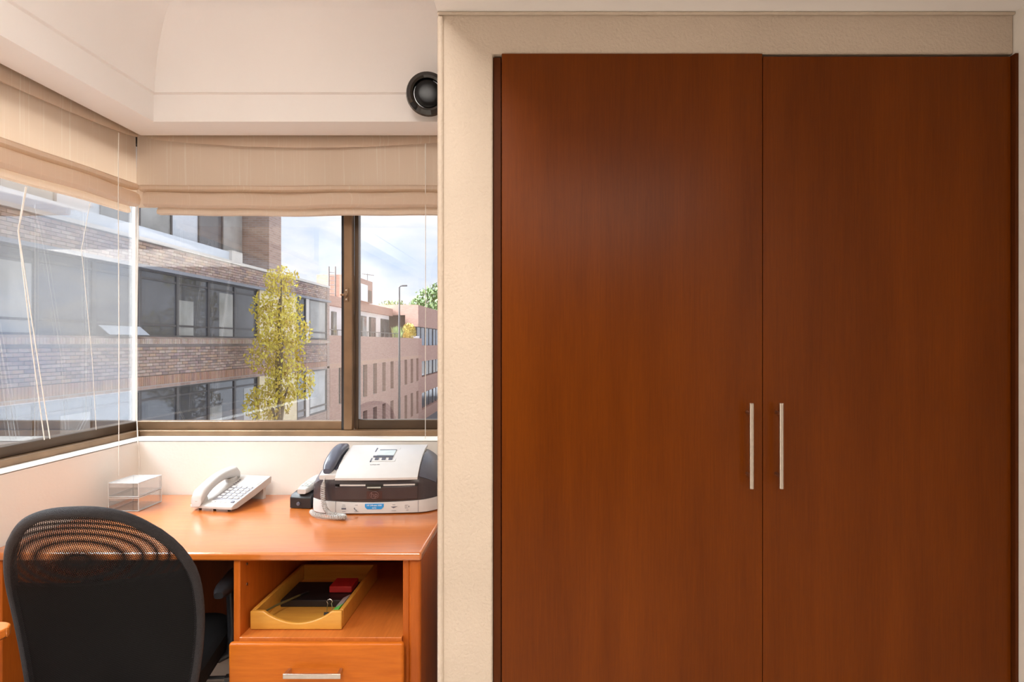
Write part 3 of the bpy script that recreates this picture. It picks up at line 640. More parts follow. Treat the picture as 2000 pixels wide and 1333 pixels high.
# front door, slot and notch
def front_strip(x0, x1, z0, z1, d0, d1, n=14, zf=None):
    X = [x0 + (x1 - x0) * i / n for i in range(n + 1)]
    return MB().loft([[(x, fr(x) + 0.004 - d1, z0), (x, fr(x) + 0.004 - d1, z1), (x, fr(x) + 0.004 - d0, z1), (x, fr(x) + 0.004 - d0, z0)] for x in X])
fd = front_strip(-0.132, 0.158, 0.053, 0.098, -0.002, 0.005).build('front_door', m_pr_dark, PR, world=False, bev=0.001)
front_strip(-0.116, 0.148, 0.1005, 0.1055, -0.002, 0.003).build('paper_tray', m_pr_white, PR, world=False)
front_strip(-0.132, -0.117, 0.099, 0.107, -0.002, 0.004).build('slot_end', m_blackgloss, PR, world=False)
front_strip(0.149, 0.158, 0.099, 0.107, -0.002, 0.004).build('slot_end', m_blackgloss, PR, world=False)
front_strip(-0.024, 0.038, 0.0995, 0.108, -0.002, 0.006).build('finger_notch', m_blackgloss, PR, world=False)
nt_ = [(0.007 + 0.026 * math.cos(a), 0.0985 + 0.013 * math.sin(a)) for a in [PI + PI * i / 14 for i in range(15)]]
MB().prism(nt_, 1, fr(0) - 0.0025, fr(0) + 0.004).build('finger_notch', m_blackgloss, PR, world=False)
front_strip(-0.018, 0.030, 0.0935, 0.0985, 0.0, 0.0072).build('tray_tab', plain('grey_green_tab', (0.42, 0.46, 0.42), 0.4), PR, world=False)
# logo tile and letters
lg = front_strip(-0.020, 0.034, 0.055, 0.083, 0.0, 0.0062).build('logo_tile', plain('dark_logo_tile', (0.055, 0.026, 0.026), 0.25), PR, world=False)
Mfront = Matrix.Translation((0.007, fr(0.007) - 0.0026, 0.0695)) @ Matrix.Rotation(PI / 2, 4, 'X')
m_emb = plain('embossed_letter', (0.16, 0.10, 0.10), 0.25)
text_mb('hp', 0.024, Mfront, 0.0004).build('logo_lettering', m_emb, lg, world=False)
ring = [(0.007 + 0.0155 * math.cos(a), fr(0.007) - 0.0026, 0.0690 + 0.0125 * math.sin(a)) for a in [2 * PI * i / 28 for i in range(29)]]
MB().tube(ring, 0.0007, 6, caps=False).build('logo_ring', m_emb, lg, world=False)
# lower label strip: seams, badge and small icons
for x in (-0.130, 0.160): bx(x - 0.0005, x + 0.0005, fr(x) - 0.0026, fr(x) + 0.01, 0.006, 0.046).build('seam', m_ph_dark, PR, world=False)
bp = [(-0.026, 0.038), (-0.026, 0.027), (-0.018, 0.019), (0.032, 0.019), (0.040, 0.027), (0.040, 0.038)]
bg_ = MB().prism(bp, 1, fr(0) - 0.0030, fr(0) + 0.004).build('badge', m_blue, PR, world=False)
Mb = Matrix.Translation((0.007, fr(0) - 0.0033, 0.0325)) @ Matrix.Rotation(PI / 2, 4, 'X')
text_mb('HP Officejet 4300', 0.0072, Mb).build('badge_lettering', m_paper, bg_, world=False)
text_mb('series', 0.0066, Matrix.Translation((0, 0, -0.0085)) @ Mb).build('badge_lettering', m_paper, bg_, world=False)
def icon(x, prims):
    mb = MB()
    for (a, b, c, d) in prims: mb.box(x + a, x + b, fr(x) - 0.0027, fr(x) + 0.004, c, d)
    return mb.build('icon', m_ph_dark, PR, world=False)
icon(-0.101, [(-0.008, 0.008, 0.018, 0.024), (-0.0065, 0.0065, 0.0285, 0.0292), (-0.005, 0.005, 0.034, 0.0346), (-0.006, 0.006, 0.011, 0.0114)])
ph = MB().tube([(-0.064, fr(-0.06) - 0.0022, 0.024), (-0.061, fr(-0.06) - 0.0022, 0.018), (-0.055, fr(-0.055) - 0.0022, 0.0145)], [0.0022, 0.0012, 0.0022], 8); ph.build('icon', m_ph_dark, PR, world=False)
icon(-0.056, [(-0.005, 0.005, 0.034, 0.0346)]); icon(-0.056, [(-0.007, 0.007, 0.0105, 0.0109)])
MB().prism([(0.064, 0.027), (0.088, 0.0275), (0.074, 0.0215)], 1, fr(0.075) - 0.0027, fr(0.075) + 0.003).build('icon', m_ph_dark, PR, world=False)
icon(0.075, [(-0.005, 0.005, 0.0335, 0.0341)]); icon(0.075, [(-0.008, 0.008, 0.0125, 0.0129)])
icon(0.122, [(-0.008, -0.0074, 0.02, 0.032), (-0.008, 0.002, 0.0316, 0.032), (-0.008, 0.002, 0.02, 0.0206), (-0.006, -0.001, 0.024, 0.0246), (-0.006, -0.001, 0.028, 0.0286), (0.004, 0.007, 0.024, 0.028), (-0.004, 0.004, 0.0135, 0.0139)])
text_mb('hp officejet 4300', 0.0050, Matrix.Translation(lid_pt(-0.004, 0.045, 0.0006)) @ Matrix.Rotation(math.radians(27), 4, 'X')).build('lid_lettering', m_ph_dark, PR, world=False)
# handset on the left shoulder with cradle
lo = []; hxx = -0.166
for i in range(17):
    u = i / 16; y = 0.006 + 0.205 * u; k = 1 - 0.45 * abs(2 * u - 1) ** 6
    zc = 0.150 + 0.055 * u + 0.018 * math.sin(PI * u)
    lo.append([(hxx + 0.006 * u + x * k, y, zc + z * k) for x, z in rrect(0.048, 0.032, 0.014, 4)])
hd = MB().loft(lo).build('handset', m_pr_slate, PR, world=False, smooth=True)
lo = []
for i in range(13):
    u = i / 12; y = -0.002 + 0.200 * u
    lo.append([(hxx + 0.006 + 0.006 * u + x, y, 0.130 + 0.058 * u + 0.008 * math.sin(PI * u) + z) for x, z in rrect(0.062, 0.016, 0.006, 3)])
MB().loft(lo).build('handset_cradle', m_pr_white, PR, world=False, smooth=True)
# coiled cord
P = [Vector(p) for p in ((-0.170, 0.004, 0.136), (-0.171, -0.010, 0.120), (-0.172, -0.018, 0.095), (-0.170, -0.024, 0.060), (-0.160, -0.032, 0.030), (-0.138, -0.045, 0.013), (-0.110, -0.056, 0.0105), (-0.088, -0.066, 0.0105), (-0.080, -0.078, 0.0105), (-0.098, -0.082, 0.0105), (-0.130, -0.074, 0.0105), (-0.165, -0.060, 0.0105), (-0.196, -0.040, 0.0105), (-0.214, -0.010, 0.0105))]
def cr(P, u):
    n = len(P) - 1; i = min(int(u * n), n - 1); t_ = u * n - i
    p0, p1, p2, p3 = P[max(i - 1, 0)], P[i], P[i + 1], P[min(i + 2, n)]
    return 0.5 * ((2 * p1) + (-p0 + p2) * t_ + (2 * p0 - 5 * p1 + 4 * p2 - p3) * t_ ** 2 + (-p0 + 3 * p1 - 3 * p2 + p3) * t_ ** 3)
cpath = []; NT = 70; NS = NT * 10
for i in range(NS + 1):
    u = i / NS; p = cr(P, u); d = (cr(P, min(1, u + 0.004)) - cr(P, max(0, u - 0.004))).normalized()
    a = d.cross(Vector((0.3, 0.2, 1))).normalized(); b = d.cross(a); ph_ = 2 * PI * NT * u; rr = 0.0072 * min(1, max(0.0, (u - 0.06) * 14))
    cpath.append(p + (a * math.cos(ph_) + b * math.sin(ph_)) * rr)
MB().tube(cpath, 0.0017, 5).build('coiled_cord', m_ph_white, PR, world=False, smooth=True)

# ------------------------------------------------------------------ wooden letter tray on the shelf and what lies in it
ZT = SH + 0.0005
tray = thing('letter_tray', (-0.742, 1.787, ZT), 'honey coloured wooden letter tray with scooped front on the desk shelf', 'tray')
x0, x1, y0, y1 = -0.880, -0.606, 1.787, 2.17
fp = [(x0, ZT), (x1, ZT), (x1, ZT + 0.056)] + [(x1 - 0.030 - (x1 - x0 - 0.070) * i / 16, ZT + 0.056 - 0.036 * math.sin(PI * i / 16) ** 0.8) for i in range(17)] + [(x0, ZT + 0.056)]
MB().prism(fp, 1, y0, y0 + 0.014).build('front', m_tray, tray, bev=0.004, seg=3, ang=50)
bx(x0, x0 + 0.012, y0 + 0.014, y1, ZT, ZT + 0.056).build('side', m_tray, tray, bev=0.003)
bx(x1 - 0.012, x1, y0 + 0.014, y1, ZT, ZT + 0.056).build('side', m_tray, tray, bev=0.003)
bx(x0 + 0.012, x1 - 0.012, y1 - 0.012, y1, ZT, ZT + 0.056).build('back', m_tray, tray, bev=0.002)
bx(x0 + 0.012, x1 - 0.012, y0 + 0.014, y1 - 0.012, ZT, ZT + 0.005).build('bottom', m_tray, tray)
zt = ZT + 0.0055
o = bx(-0.852, -0.632, 1.93, 2.08, zt, zt + 0.022).build('note_book', m_black, bev=0.002); tag(o, 'black notebook lying at the back of the wooden tray', 'notebook')
o = bx(-0.715, -0.640, 1.985, 2.06, zt + 0.0225, zt + 0.044).build('red_case', m_red, bev=0.003); tag(o, 'dark red case lying on the black notebook', 'case')
pen = thing('pen', (-0.83, 1.86, zt), 'thin pen lying slanted in the wooden tray', 'pen')
MB().tube([(-0.852, 1.810, zt + 0.036), (-0.838, 1.870, zt + 0.032), (-0.800, 1.955, zt + 0.0275)], [0.0028, 0.0036, 0.0036], 10).build('barrel', plain('olive_pen', (0.10, 0.08, 0.03), 0.3), pen)
MB().tube([(-0.800, 1.955, zt + 0.0275), (-0.785, 1.99, zt + 0.026)], [0.004, 0.0035], 10).build('cap', m_black, pen)
clip = thing('binder_clip', (-0.66, 1.835, zt), 'black binder clip with wire loops standing in the wooden tray', 'clip')
MB().prism([(1.826, zt), (1.844, zt), (1.836, zt + 0.026), (1.834, zt + 0.026)], 0, -0.676, -0.640).build('jaw', m_black, clip)
wz = zt + 0.024
wire = [(-0.668, 1.835, wz), (-0.6655, 1.833, wz + 0.020), (-0.6635, 1.832, wz + 0.030), (-0.6665, 1.832, wz + 0.036), (-0.663, 1.832, wz + 0.042), (-0.658, 1.832, wz + 0.0435), (-0.653, 1.832, wz + 0.042), (-0.6495, 1.832, wz + 0.036), (-0.6525, 1.832, wz + 0.030), (-0.651, 1.833, wz + 0.020), (-0.650, 1.835, wz)]
MB().tube(wire, 0.0011, 6).build('wire_loop', m_steel, clip)
cp_ = thing('card_packet', (-0.63, 1.86, zt), 'green and clear packet leaning against the side of the wooden tray', 'packet')
MB().loft([[(-0.646, 1.806, zt + 0.036), (-0.622, 1.806, zt + 0.050), (-0.622, 1.845, zt + 0.048), (-0.646, 1.845, zt + 0.036)], [(-0.646, 1.806, zt), (-0.622, 1.806, zt), (-0.622, 1.845, zt), (-0.646, 1.845, zt)]]).build('packet_end', m_green, cp_)
MB().loft([[(-0.646, 1.846, zt + 0.036), (-0.622, 1.846, zt + 0.048), (-0.622, 1.92, zt + 0.046), (-0.646, 1.92, zt + 0.034)], [(-0.646, 1.846, zt), (-0.622, 1.846, zt), (-0.622, 1.92, zt), (-0.646, 1.92, zt)]]).build('packet_sleeve', plain('clear_grey_sleeve', (0.42, 0.46, 0.46), 0.2), cp_)

# ------------------------------------------------------------------ outside: street, buildings, trees
m_bk = brick_pieces('weathered_bricks', [(0.38, 0.25, 0.20), (0.58, 0.40, 0.32), (0.32, 0.23, 0.22), (0.64, 0.48, 0.40), (0.46, 0.32, 0.29), (0.62, 0.41, 0.28)])
m_bk_o = brick_pieces('orange_soldier_bricks', [(0.50, 0.27, 0.17), (0.60, 0.36, 0.26), (0.42, 0.25, 0.19)])
m_mortar = plain('mortar', (0.38, 0.33, 0.31), 0.95)
m_bwall = brick_wall('brown_brick_wall', (0.34, 0.22, 0.18), (0.46, 0.31, 0.25), (0.42, 0.36, 0.33))
m_rwall = brick_wall('red_brick_wall', (0.42, 0.21, 0.16), (0.52, 0.29, 0.22), (0.46, 0.35, 0.30))
m_refl_yel = brick_wall('reflection_ochre_brick', (0.80, 0.63, 0.38), (0.88, 0.72, 0.46), (0.75, 0.66, 0.50))  # ochre tint puts the window's yellow reflection into the brick colour
m_frame = plain('dark_window_frame', (0.085, 0.075, 0.075), 0.5)
m_gut = plain('grey_metal_capping', (0.26, 0.26, 0.29), 0.5)
m_pane = plain('dark_street_glass', (0.10, 0.10, 0.11), 0.06, var=0.3, vscale=0.8)
m_pane_l = plain('curtained_glass', (0.36, 0.35, 0.33), 0.12, var=0.25, vscale=1.2)
m_pale = plain('pale_stone', (0.72, 0.66, 0.60), 0.8)
m_whitewall = plain('white_render', (0.82, 0.82, 0.84), 0.8)
m_recess = plain('brown_shutter', (0.14, 0.08, 0.06), 0.7)
m_asph = plain('asphalt', (0.16, 0.16, 0.17), 0.9)
m_railing = plain('white_glass_balustrade', (0.66, 0.69, 0.74), 0.2)
struct(bx(-60, 60, -60, 140, -6.2, -6.0).build('ground', m_asph), 'grey street far below the window', 'street')

XA = -9.0
A = thing('brick_office_block', (XA - 3, 8.0, -6.0), 'long brown brick block with dark ribbon windows across the street', 'building')
YA0, YA1, YA2 = -26.0, 20.5, 25.0
# solid backing of the bands, set back behind brick faces and windows
bx(XA - 6, XA - 0.05, YA0, YA2, 0.36, 1.37).build('wall', m_mortar, A)
bx(XA - 6, XA - 0.05, YA0, YA2, 3.12, 3.66).build('wall', m_mortar, A)
bx(XA - 6, XA - 0.40, YA0, YA2 - 0.02, -6.0, 3.5).build('core_wall', m_dark_in, A)
bx(XA - 6, XA - 0.01, YA0, YA2, -3.4, -1.45).build('wall', m_bwall, A)
# parts behind the frame reach: bands of plain brickwork that only the glass reflects
bx(XA - 0.05, XA, YA0, 9.3, 0.36, 1.37).build('wall', m_bwall, A); bx(XA - 0.05, XA, YA0, 9.3, 3.12, 3.66).build('wall', m_bwall, A)
# bricks
bw, bh, j = 0.215, 0.062, 0.011
def brick_rows(z0, z1, ya, yb):
    out = []; n = int((z1 - z0) / (bh + j))
    for r in range(n):
        y = ya - (bw + j) * 0.5 * (r % 2)
        while y + bw < yb:
            out.append((y + bw / 2, z0 + j + r * (bh + j) + bh / 2)); y += bw + j
    return out
low = brick_rows(0.60, 1.32, 9.35, 24.95); upp = brick_rows(3.10, 3.64, 9.35, 24.95)
cells = sorted(low + upp, key=lambda c: c[0])
near = [c for c in cells if c[0] > 9.75][:300]; rest = [c for c in cells if c not in set(near)]
proto = MB().box(-0.045, 0.0, -bw / 2, bw / 2, -bh / 2, bh / 2).build('brick', m_bk, A, world=False, recalc=False)
oA = OFF[A.name]
for i, (y, z) in enumerate(near):
    loc = (XA + random.uniform(-0.004, 0.004) - oA.x, y - oA.y, z - oA.z)
    if i == 0: proto.location = loc
    else: share(proto, A, loc)
mb = MB()
for y, z in rest:
    x = XA + random.uniform(-0.004, 0.004); mb.box(x - 0.045, x, y - bw / 2, y + bw / 2, z - bh / 2, z + bh / 2)
tag(mb.build('brickwork', m_bk, A, recalc=False), kind='stuff')
# soldier courses: sloping sill bricks and the orange band
mb = MB(); y = 9.35
while y < 24.9:
    mb.loft([[(XA - 0.05, y, 1.37), (XA + 0.06, y + 0.02, 1.335), (XA + 0.06, y + 0.082, 1.335), (XA - 0.05, y + 0.062, 1.37)], [(XA - 0.05, y, 1.50), (XA + 0.06, y + 0.02, 1.45), (XA + 0.06, y + 0.082, 1.45), (XA - 0.05, y + 0.062, 1.50)]]); y += 0.073
tag(mb.build('sill_bricks', brick_pieces('pale_sill_bricks', [(0.52, 0.36, 0.28), (0.64, 0.50, 0.42), (0.58, 0.42, 0.33)]), A, recalc=False), kind='stuff')
mb = MB(); y = 9.35
while y < 24.9: mb.box(XA - 0.045, XA + 0.003, y, y + 0.062, 0.385, 0.595); y += 0.073
tag(mb.build('soldier_bricks', m_bk_o, A, recalc=False), kind='stuff')
bx(XA - 0.2, XA + 0.09, 9.0, YA2, 3.03, 3.11).build('metal_capping', m_gut, A); bx(XA - 0.2, XA + 0.09, YA0, 9.0, 3.03, 3.11).build('metal_capping', m_gut, A)
bx(XA - 0.2, XA + 0.05, YA0, YA2, 3.64, 3.72).build('coping', m_pale, A)
bx(XA - 0.2, XA + 0.01, YA0, YA2, 0.30, 0.385).build('soffit_band', m_bwall, A)
# ribbon windows
BAY = 1.37; YB = 18.9
def ribbon(z0, z1, y_end, n, skip=()):
    wf = MB()
    h = z1 - z0; t1 = z0 + h * 0.86; t2 = z0 + h * 0.17
    wf.box(-0.06, 0.0, 0, 0.05, 0, h).box(-0.06, 0.0, BAY - 0.05, BAY, 0, h).box(-0.06, 0.0, 0.05, BAY - 0.05, 0, 0.05).box(-0.06, 0.0, 0.05, BAY - 0.05, h - 0.05, h)
    wf.box(-0.05, -0.01, 0.05, BAY - 0.05, h * 0.17, h * 0.17 + 0.045).box(-0.05, -0.01, 0.05, BAY - 0.05, h * 0.85, h * 0.85 + 0.05)
    pr = wf.build('window', m_frame, A, world=False, recalc=False)
    pn = MB().box(-0.045, -0.03, 0.05, BAY - 0.05, 0.05, h - 0.05).build('pane', m_pane, pr, world=False)
    for i in range(n):
        loc = (XA - 0.06 - oA.x, y_end - BAY * (i + 1) - oA.y, z0 - oA.z)
        if i == 0: pr.location = loc; w = pr
        else:
            w = share(pr, A, loc)
            share(pn, w, (0, 0, 0))
        # pale curtain / blind standing inside the glass
        k = (i * 7 + int(z0 * 3)) % 5
        if k in (1, 3):
            MB().box(-0.028, -0.024, 0.05 + (0.5 if k == 1 else 0.0), BAY * (0.98 if k == 1 else 0.55) - 0.05, 0.05, h * (0.82 if k == 1 else 0.6)).build('curtain', m_pane_l, w, world=False)
ribbon(1.49, 3.04, YB, 26)
ribbon(-1.45, 0.30, YB, 26)
# tilted open light
MB().loft([[(XA - 0.06, 12.16, 1.72), (XA - 0.06, 13.38, 1.72), (XA - 0.04, 13.38, 1.72), (XA - 0.04, 12.16, 1.72)], [(XA + 0.16, 12.16, 1.53), (XA + 0.16, 13.38, 1.53), (XA + 0.18, 13.38, 1.53), (XA + 0.18, 12.16, 1.53)]]).build('open_light', m_railing, A)
# brick pier coloured ochre for the yellow window reflection, and the last windows
bx(XA - 0.3, XA, YB, 21.8, -1.45, 0.385).build('wall', m_refl_yel, A)
bx(XA - 0.3, XA + 0.004, YB, 21.7, 1.37, 3.10).build('wall', m_refl_yel, A)
for z0, z1 in ((1.49, 3.05), (-1.45, 0.30)):
    for ya, yb in ((21.75, 22.6), (22.9, 24.75)):
        h = z1 - z0
        w = MB().box(XA - 0.06, XA - 0.0, ya, ya + 0.08, z0, z1).box(XA - 0.06, XA, yb - 0.08, yb, z0, z1).box(XA - 0.06, XA, ya + 0.08, yb - 0.08, z0, z0 + 0.06).box(XA - 0.06, XA, ya + 0.08, yb - 0.08, z1 - 0.06, z1).box(XA - 0.06, XA, ya + 0.08, yb - 0.08, z0 + 0.25, z0 + 0.31).build('window', m_frame, A)
        bx(XA - 0.05, XA - 0.03, ya + 0.08, yb - 0.08, z0 + 0.06, z1 - 0.06).build('pane', m_pane_l if ya > 22.7 else m_pane, w)
    bx(XA - 0.3, XA, 22.6, 22.9, z0, z1).build('wall', m_pale, A)
bx(XA - 0.3, XA + 0.01, 24.75, 25.02, -6, 3.66).build('wall', m_bwall, A)
# set-back top floor with balcony balustrade
bx(XA - 6, XA - 0.9, YA0, 19.6, 3.5, 7.2).build('wall', m_dark_in, A)
bx(XA - 6, XA - 0.02, 19.6, YA1, 3.6, 7.2).build('wall', m_bwall, A)
bx(XA - 6, XA - 0.2, YA0, YA1, 6.2, 7.4).build('wall', m_bwall, A)
bx(XA - 0.16, XA - 0.06, YA0, 17.2, 3.72, 3.98).build('balustrade', m_railing, A)
bx(XA - 0.18, XA + 0.02, 17.2, 17.8, 3.64, 4.02).build('balustrade_end', m_pale, A)
for i in range(22):
    ya = 19.5 - 1.25 * (i + 1)
    w = MB().box(XA - 0.9, XA - 0.82, ya, ya + 0.06, 3.7, 6.2).box(XA - 0.9, XA - 0.82, ya + 0.06, ya + 1.25, 5.7, 5.78).build('window', m_frame, A)
    bx(XA - 0.88, XA - 0.85, ya + 0.06, ya + 1.25, 3.7, 6.2).build('pane', (m_pane_l, m_pane, m_railing)[i % 3], w)

# far terrace house
XB = -11.0
B = thing('terrace_house', (XB - 3, 42, -6.0), 'red brick house with a rhythm of narrow windows and planted terrace', 'building')
bx(XB - 5, XB, 25.5, 53.6, 0.28, 1.75).build('wall', m_rwall, B)
bx(XB - 5, XB - 0.35, 25.5, 53.6, -6, 0.28).build('core_wall', m_recess, B)
ys = [28.1 + 2.15 * i for i in range(12)]
wy = 0.86
for ztop, zbot in ((0.02, -1.95), (-2.80, -4.75)):
    prev = 25.5
    for yy in ys:
        bx(XB - 0.35, XB, prev, yy - wy / 2, zbot, ztop).build('pier', m_rwall, B); prev = yy + wy / 2
        w = MB().box(XB - 0.30, XB - 0.22, yy - wy / 2, yy - wy / 2 + 0.07, zbot, ztop).box(XB - 0.30, XB - 0.22, yy + wy / 2 - 0.07, yy + wy / 2, zbot, ztop).box(XB - 0.30, XB - 0.22, yy - wy / 2 + 0.07, yy + wy / 2 - 0.07, zbot + 0.5, zbot + 0.57).build('window', m_frame, B)
        bx(XB - 0.28, XB - 0.26, yy - wy / 2 + 0.07, yy + wy / 2 - 0.07, zbot, ztop).build('pane', m_pane_l if int(yy * 3) % 2 else m_pane, w)
    bx(XB - 0.35, XB, prev, 53.6, zbot, ztop).build('pier', m_rwall, B)
bx(XB - 0.35, XB, 25.5, 53.6, 0.02, 0.28).build('lintel_course', m_bk_o, B); bx(XB - 0.35, XB, 25.5, 53.6, -2.80, -1.95).build('wall', m_rwall, B); bx(XB - 0.35, XB, 25.5, 53.6, -6, -4.75).build('wall', m_rwall, B)
# penthouse with white wall, brick fascia and tower
XP = -13.9
bx(XP - 6, XP - 0.3, 27, 54.6, 1.7, 3.85).build('penthouse_wall', m_whitewall, B)
bx(XP - 6, XP, 27, 54.8, 3.80, 4.45).build('fascia', m_rwall, B)
for (ya, yb) in ((38.2, 38.9), (39.8, 40.6), (44.5, 45.2), (46.2, 47.4), (48.4, 50.0), (51.8, 54.2)):
    w = bx(XP - 0.30, XP - 0.20, ya, yb, 1.75, 3.45).build('window', m_frame, B); bx(XP - 0.21, XP - 0.18, ya + 0.1, yb - 0.1, 1.75, 3.35).build('pane', m_pane, w)
tw = bx(-16.0, -13.6, 42.0, 47.3, 4.45, 6.15).build('tower', m_rwall, B)
bx(-13.62, -13.56, 44.2, 45.9, 4.5, 5.75).build('tower_window', m_whitewall, tw)
MB().box(-13.60, -13.54, 46.1, 46.9, 4.5, 5.4).build('tower_niche', m_recess, tw)
ld = MB().tube([(-15.1, 41.9, 3.9), (-15.1, 41.9, 6.7)], 0.05, 6).tube([(-14.65, 41.9, 3.9), (-14.65, 41.9, 6.7)], 0.05, 6)
for i in range(8): ld.tube([(-15.1, 41.9, 4.2 + 0.3 * i), (-14.65, 41.9, 4.2 + 0.3 * i)], 0.03, 6)
ld.build('roof_ladder', m_frame, tw)
an = MB().tube([(-13.8, 46.6, 6.1), (-13.8, 46.6, 6.75)], 0.03, 6).tube([(-14.2, 46.6, 6.72), (-13.3, 46.6, 6.62)], 0.03, 6)
for i in range(5): an.tube([(-14.1 + 0.18 * i, 46.3, 6.70 - 0.02 * i), (-14.1 + 0.18 * i, 46.9, 6.70 - 0.02 * i)], 0.02, 6)
an.build('antenna', m_frame, tw)
rl = MB().tube([(XB - 0.1, 27, 2.05), (XB - 0.1, 46, 2.05)], 0.025, 6)
for i in range(14): rl.tube([(XB - 0.1, 28 + 1.35 * i, 1.74), (XB - 0.1, 28 + 1.35 * i, 2.05)], 0.022, 6)
rl.build('railing', m_frame, B)
bx(XB - 0.4, XB - 0.2, 50.0, 53.5, 1.74, 1.95).build('planter_edge', m_whitewall, B)

# corner house closing the street
XCn = -11.6
Cn = thing('corner_house', (-17, 60, -6.0), 'brick corner house with ribbon windows beyond the terrace', 'building')
bx(-26, XCn, 54.9, 84, 3.90, 4.85).build('wall', m_rwall, Cn)
bx(-26, XCn - 0.4, 55.6, 84, -6, 3.9).build('recess_wall', m_recess, Cn)
bx(XCn - 1.2, XCn - 0.4, 54.9, 55.6, -6, 3.9).build('wall', m_rwall, Cn)
bands = [(-6, -5.0), (-3.4, -1.9), (-0.4, 1.1), (2.85, 3.9)]
for z0, z1 in bands: bx(XCn - 0.4, XCn, 54.9, 84, z0, z1).build('wall', m_rwall, Cn)
for z0, z1 in ((-5.0, -3.4), (-1.9, -0.4), (1.1, 2.85)):
    for k in range(7):
        ya = 55.6 + k * 4.0
        w = bx(XCn - 0.4, XCn - 0.28, ya, ya + 0.25, z0, z1).build('window', m_frame, Cn)
        bx(XCn - 0.38, XCn - 0.33, ya + 0.25, ya + 4.0, z0, z1).build('pane', m_pane, w)
        bx(XCn - 0.34, XCn - 0.30, ya + 1.9, ya + 2.1, z0, z1).build('glazing_bar', m_frame, w)

# street lamp
SLm = thing('street_lamp', (-8.5, 35, -6.0), 'slim black street lamp with short arm before the terrace house', 'lamp post')
MB().tube([(-8.5, 35, -6), (-8.5, 35, 0), (-8.5, 35, 4.62)], [0.075, 0.06, 0.045], 10).build('pole', m_frame, SLm, smooth=True)
MB().tube([(-8.5, 35, 4.6), (-8.44, 35, 4.68), (-8.25, 35, 4.70)], 0.04, 8).build('arm', m_frame, SLm, smooth=True)
bx(-8.35, -8.05, 34.92, 35.08, 4.66, 4.74).build('lamp_head', m_frame, SLm, bev=0.01)

# plants and trees
def leaf_cloud(c, r, n, size, seed):
    rnd = random.Random(seed); mb = MB()
    for _ in range(n):
        while True:
            p = Vector((rnd.uniform(-1, 1), rnd.uniform(-1, 1), rnd.uniform(-1, 1)))
            if 0.2 < p.length < 1: break
        p = Vector((c[0] + p.x * r[0], c[1] + p.y * r[1], c[2] + p.z * r[2]))
        q = Euler((rnd.uniform(0, 6), rnd.uniform(0, 6), rnd.uniform(0, 6))).to_matrix(); s = size * rnd.uniform(0.6, 1.3)
        mb.add([tuple(p + q @ Vector(v)) for v in ((-s, 0, 0), (0, -s * 0.5, 0), (s, 0, 0), (0, s * 0.5, s * 0.2))], [(0, 1, 2, 3)])
    return mb
def tree(name, label, base, h, blobs, leaf, lmat, n, group=None):
    t = thing(name, base, label, 'tree', group=group); b = Vector(base)
    tr_ = MB().tube([b, b + Vector((0.1, 0, h * 0.35)), b + Vector((0, 0, h * 0.6)), b + Vector((0.05, 0, h * 0.9))], [h * 0.014, h * 0.010, h * 0.007, h * 0.003], 8)
    cl = MB()
    for i, (dx, dy, dz, r) in enumerate(blobs):
        c = b + Vector((dx, dy, dz)); tr_.tube([b + Vector((0, 0, h * 0.45)), (b + Vector((0, 0, h * 0.55)) + c) / 2, c], [h * 0.006, h * 0.004, h * 0.002], 6)
        k = leaf_cloud(c, (r, r, r * 0.8), int(n * r * r), leaf, i * 13 + int(h * 10)); cl.add(k.v, k.f)
    tr_.build('trunk', plain('bark_' + name, (0.24, 0.18, 0.11), 0.9), t, smooth=True)
    cl.build('crown', lmat, t, recalc=False)
    return t
m_leaf = plain('green_leaves', (0.14, 0.20, 0.07), 0.6, var=0.4, vscale=2)
m_leaf2 = plain('olive_leaves', (0.22, 0.26, 0.10), 0.6, var=0.4, vscale=2)
m_refl_leaf = plain('yellow_reflection_leaves', (1.0, 0.66, 0.10), 0.6, var=0.35, vscale=2.5)  # leaf colour carries the yellow of the glass reflection
m_leafg = plain('spiky_leaves', (0.42, 0.50, 0.20), 0.6, var=0.3, vscale=4)
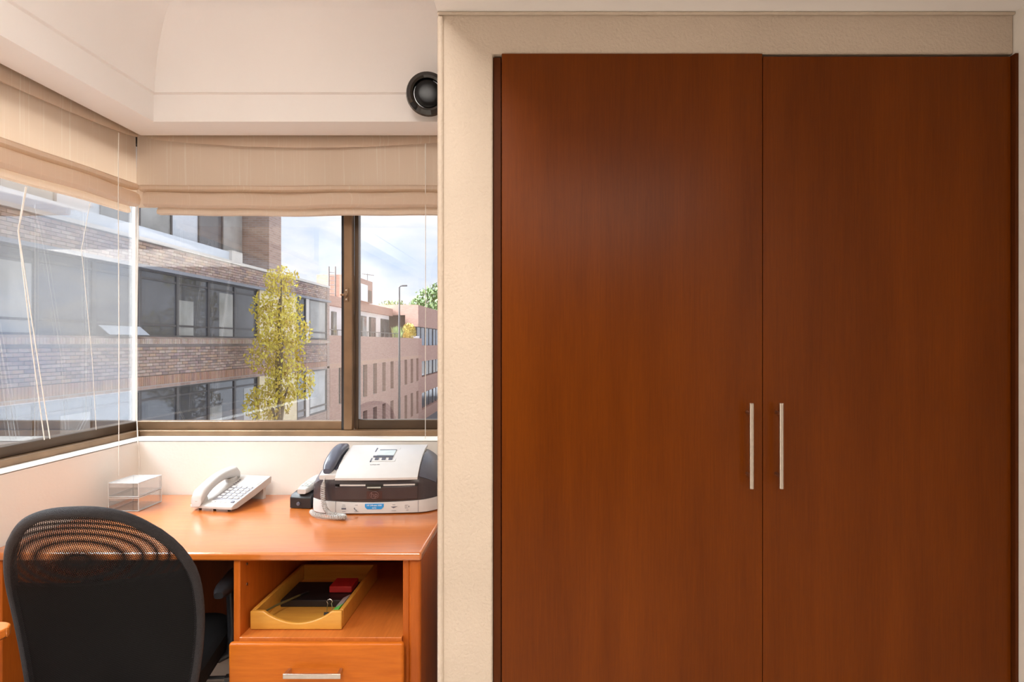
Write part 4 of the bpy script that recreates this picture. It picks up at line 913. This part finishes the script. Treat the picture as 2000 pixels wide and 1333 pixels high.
tree('leafy_tree', 'tall green tree rising behind the corner house', (-17.6, 90, -6.0), 15.5, [(0, 0, 13.6, 2.4), (1.8, 0, 14.8, 2.1), (-1.4, 1, 12.6, 1.9), (2.6, -1, 12.8, 2.4), (3.2, 0, 15.0, 1.5)], 0.34, m_leaf, 60)
tree('leafy_tree', 'low olive green tree beside the taller one behind the corner house', (-23.0, 88, -6.0), 13.5, [(0, 0, 12.2, 1.7), (1.4, 0, 12.6, 1.3), (-1.3, 0, 11.9, 1.1)], 0.25, m_leaf2, 80)
tree('yellow_reflection_form', 'added yellow leafy form standing in for a window reflection before the brick pier', (-7.75, 17.4, -6.0), 9.6, [(0.1, 0, 9.2, 0.5), (-0.15, 0.3, 8.4, 0.75), (0.3, -0.3, 7.7, 0.8), (-0.2, 0.3, 7.0, 0.85), (0.35, 0, 6.2, 0.75), (-0.3, 0, 5.6, 0.7)], 0.058, m_refl_leaf, 1500)  # added tree shape in place of the yellow reflection in the glass
sp = thing('spiky_plant', (XB - 0.35, 46.5, 1.75), 'spiky yellow green agave on the terrace edge', 'plant')
mb = MB(); rnd = random.Random(3)
for i in range(60):
    a = rnd.uniform(0, 2 * PI); yy = 44.8 + rnd.uniform(0, 2.8); l = rnd.uniform(0.5, 1.0); t_ = rnd.uniform(0.2, 0.9)
    b = Vector((XB - 0.35, yy, 1.72)); e_ = b + Vector((math.cos(a) * l * t_ * 0.4, math.sin(a) * l * t_, l)); s_ = Vector((-math.sin(a), math.cos(a), 0)) * 0.05
    mb.add([tuple(b - s_), tuple(b + s_), tuple((b + e_) / 2 + s_ + Vector((0, 0, 0.1))), tuple(e_), tuple((b + e_) / 2 - s_ + Vector((0, 0, 0.1)))], [(0, 1, 2, 3, 4)])
mb.build('blades', m_leafg, sp, recalc=False)
yb_ = thing('flowering_bush', (XB - 0.35, 50, 1.75), 'rounded yellow flowering bush on the terrace edge', 'bush')
k = leaf_cloud((XB - 0.35, 50.0, 2.25), (0.5, 1.6, 0.75), 900, 0.10, 5); k.build('foliage', plain('mustard_leaves', (0.50, 0.37, 0.06), 0.6, var=0.35, vscale=2.5), yb_, recalc=False)
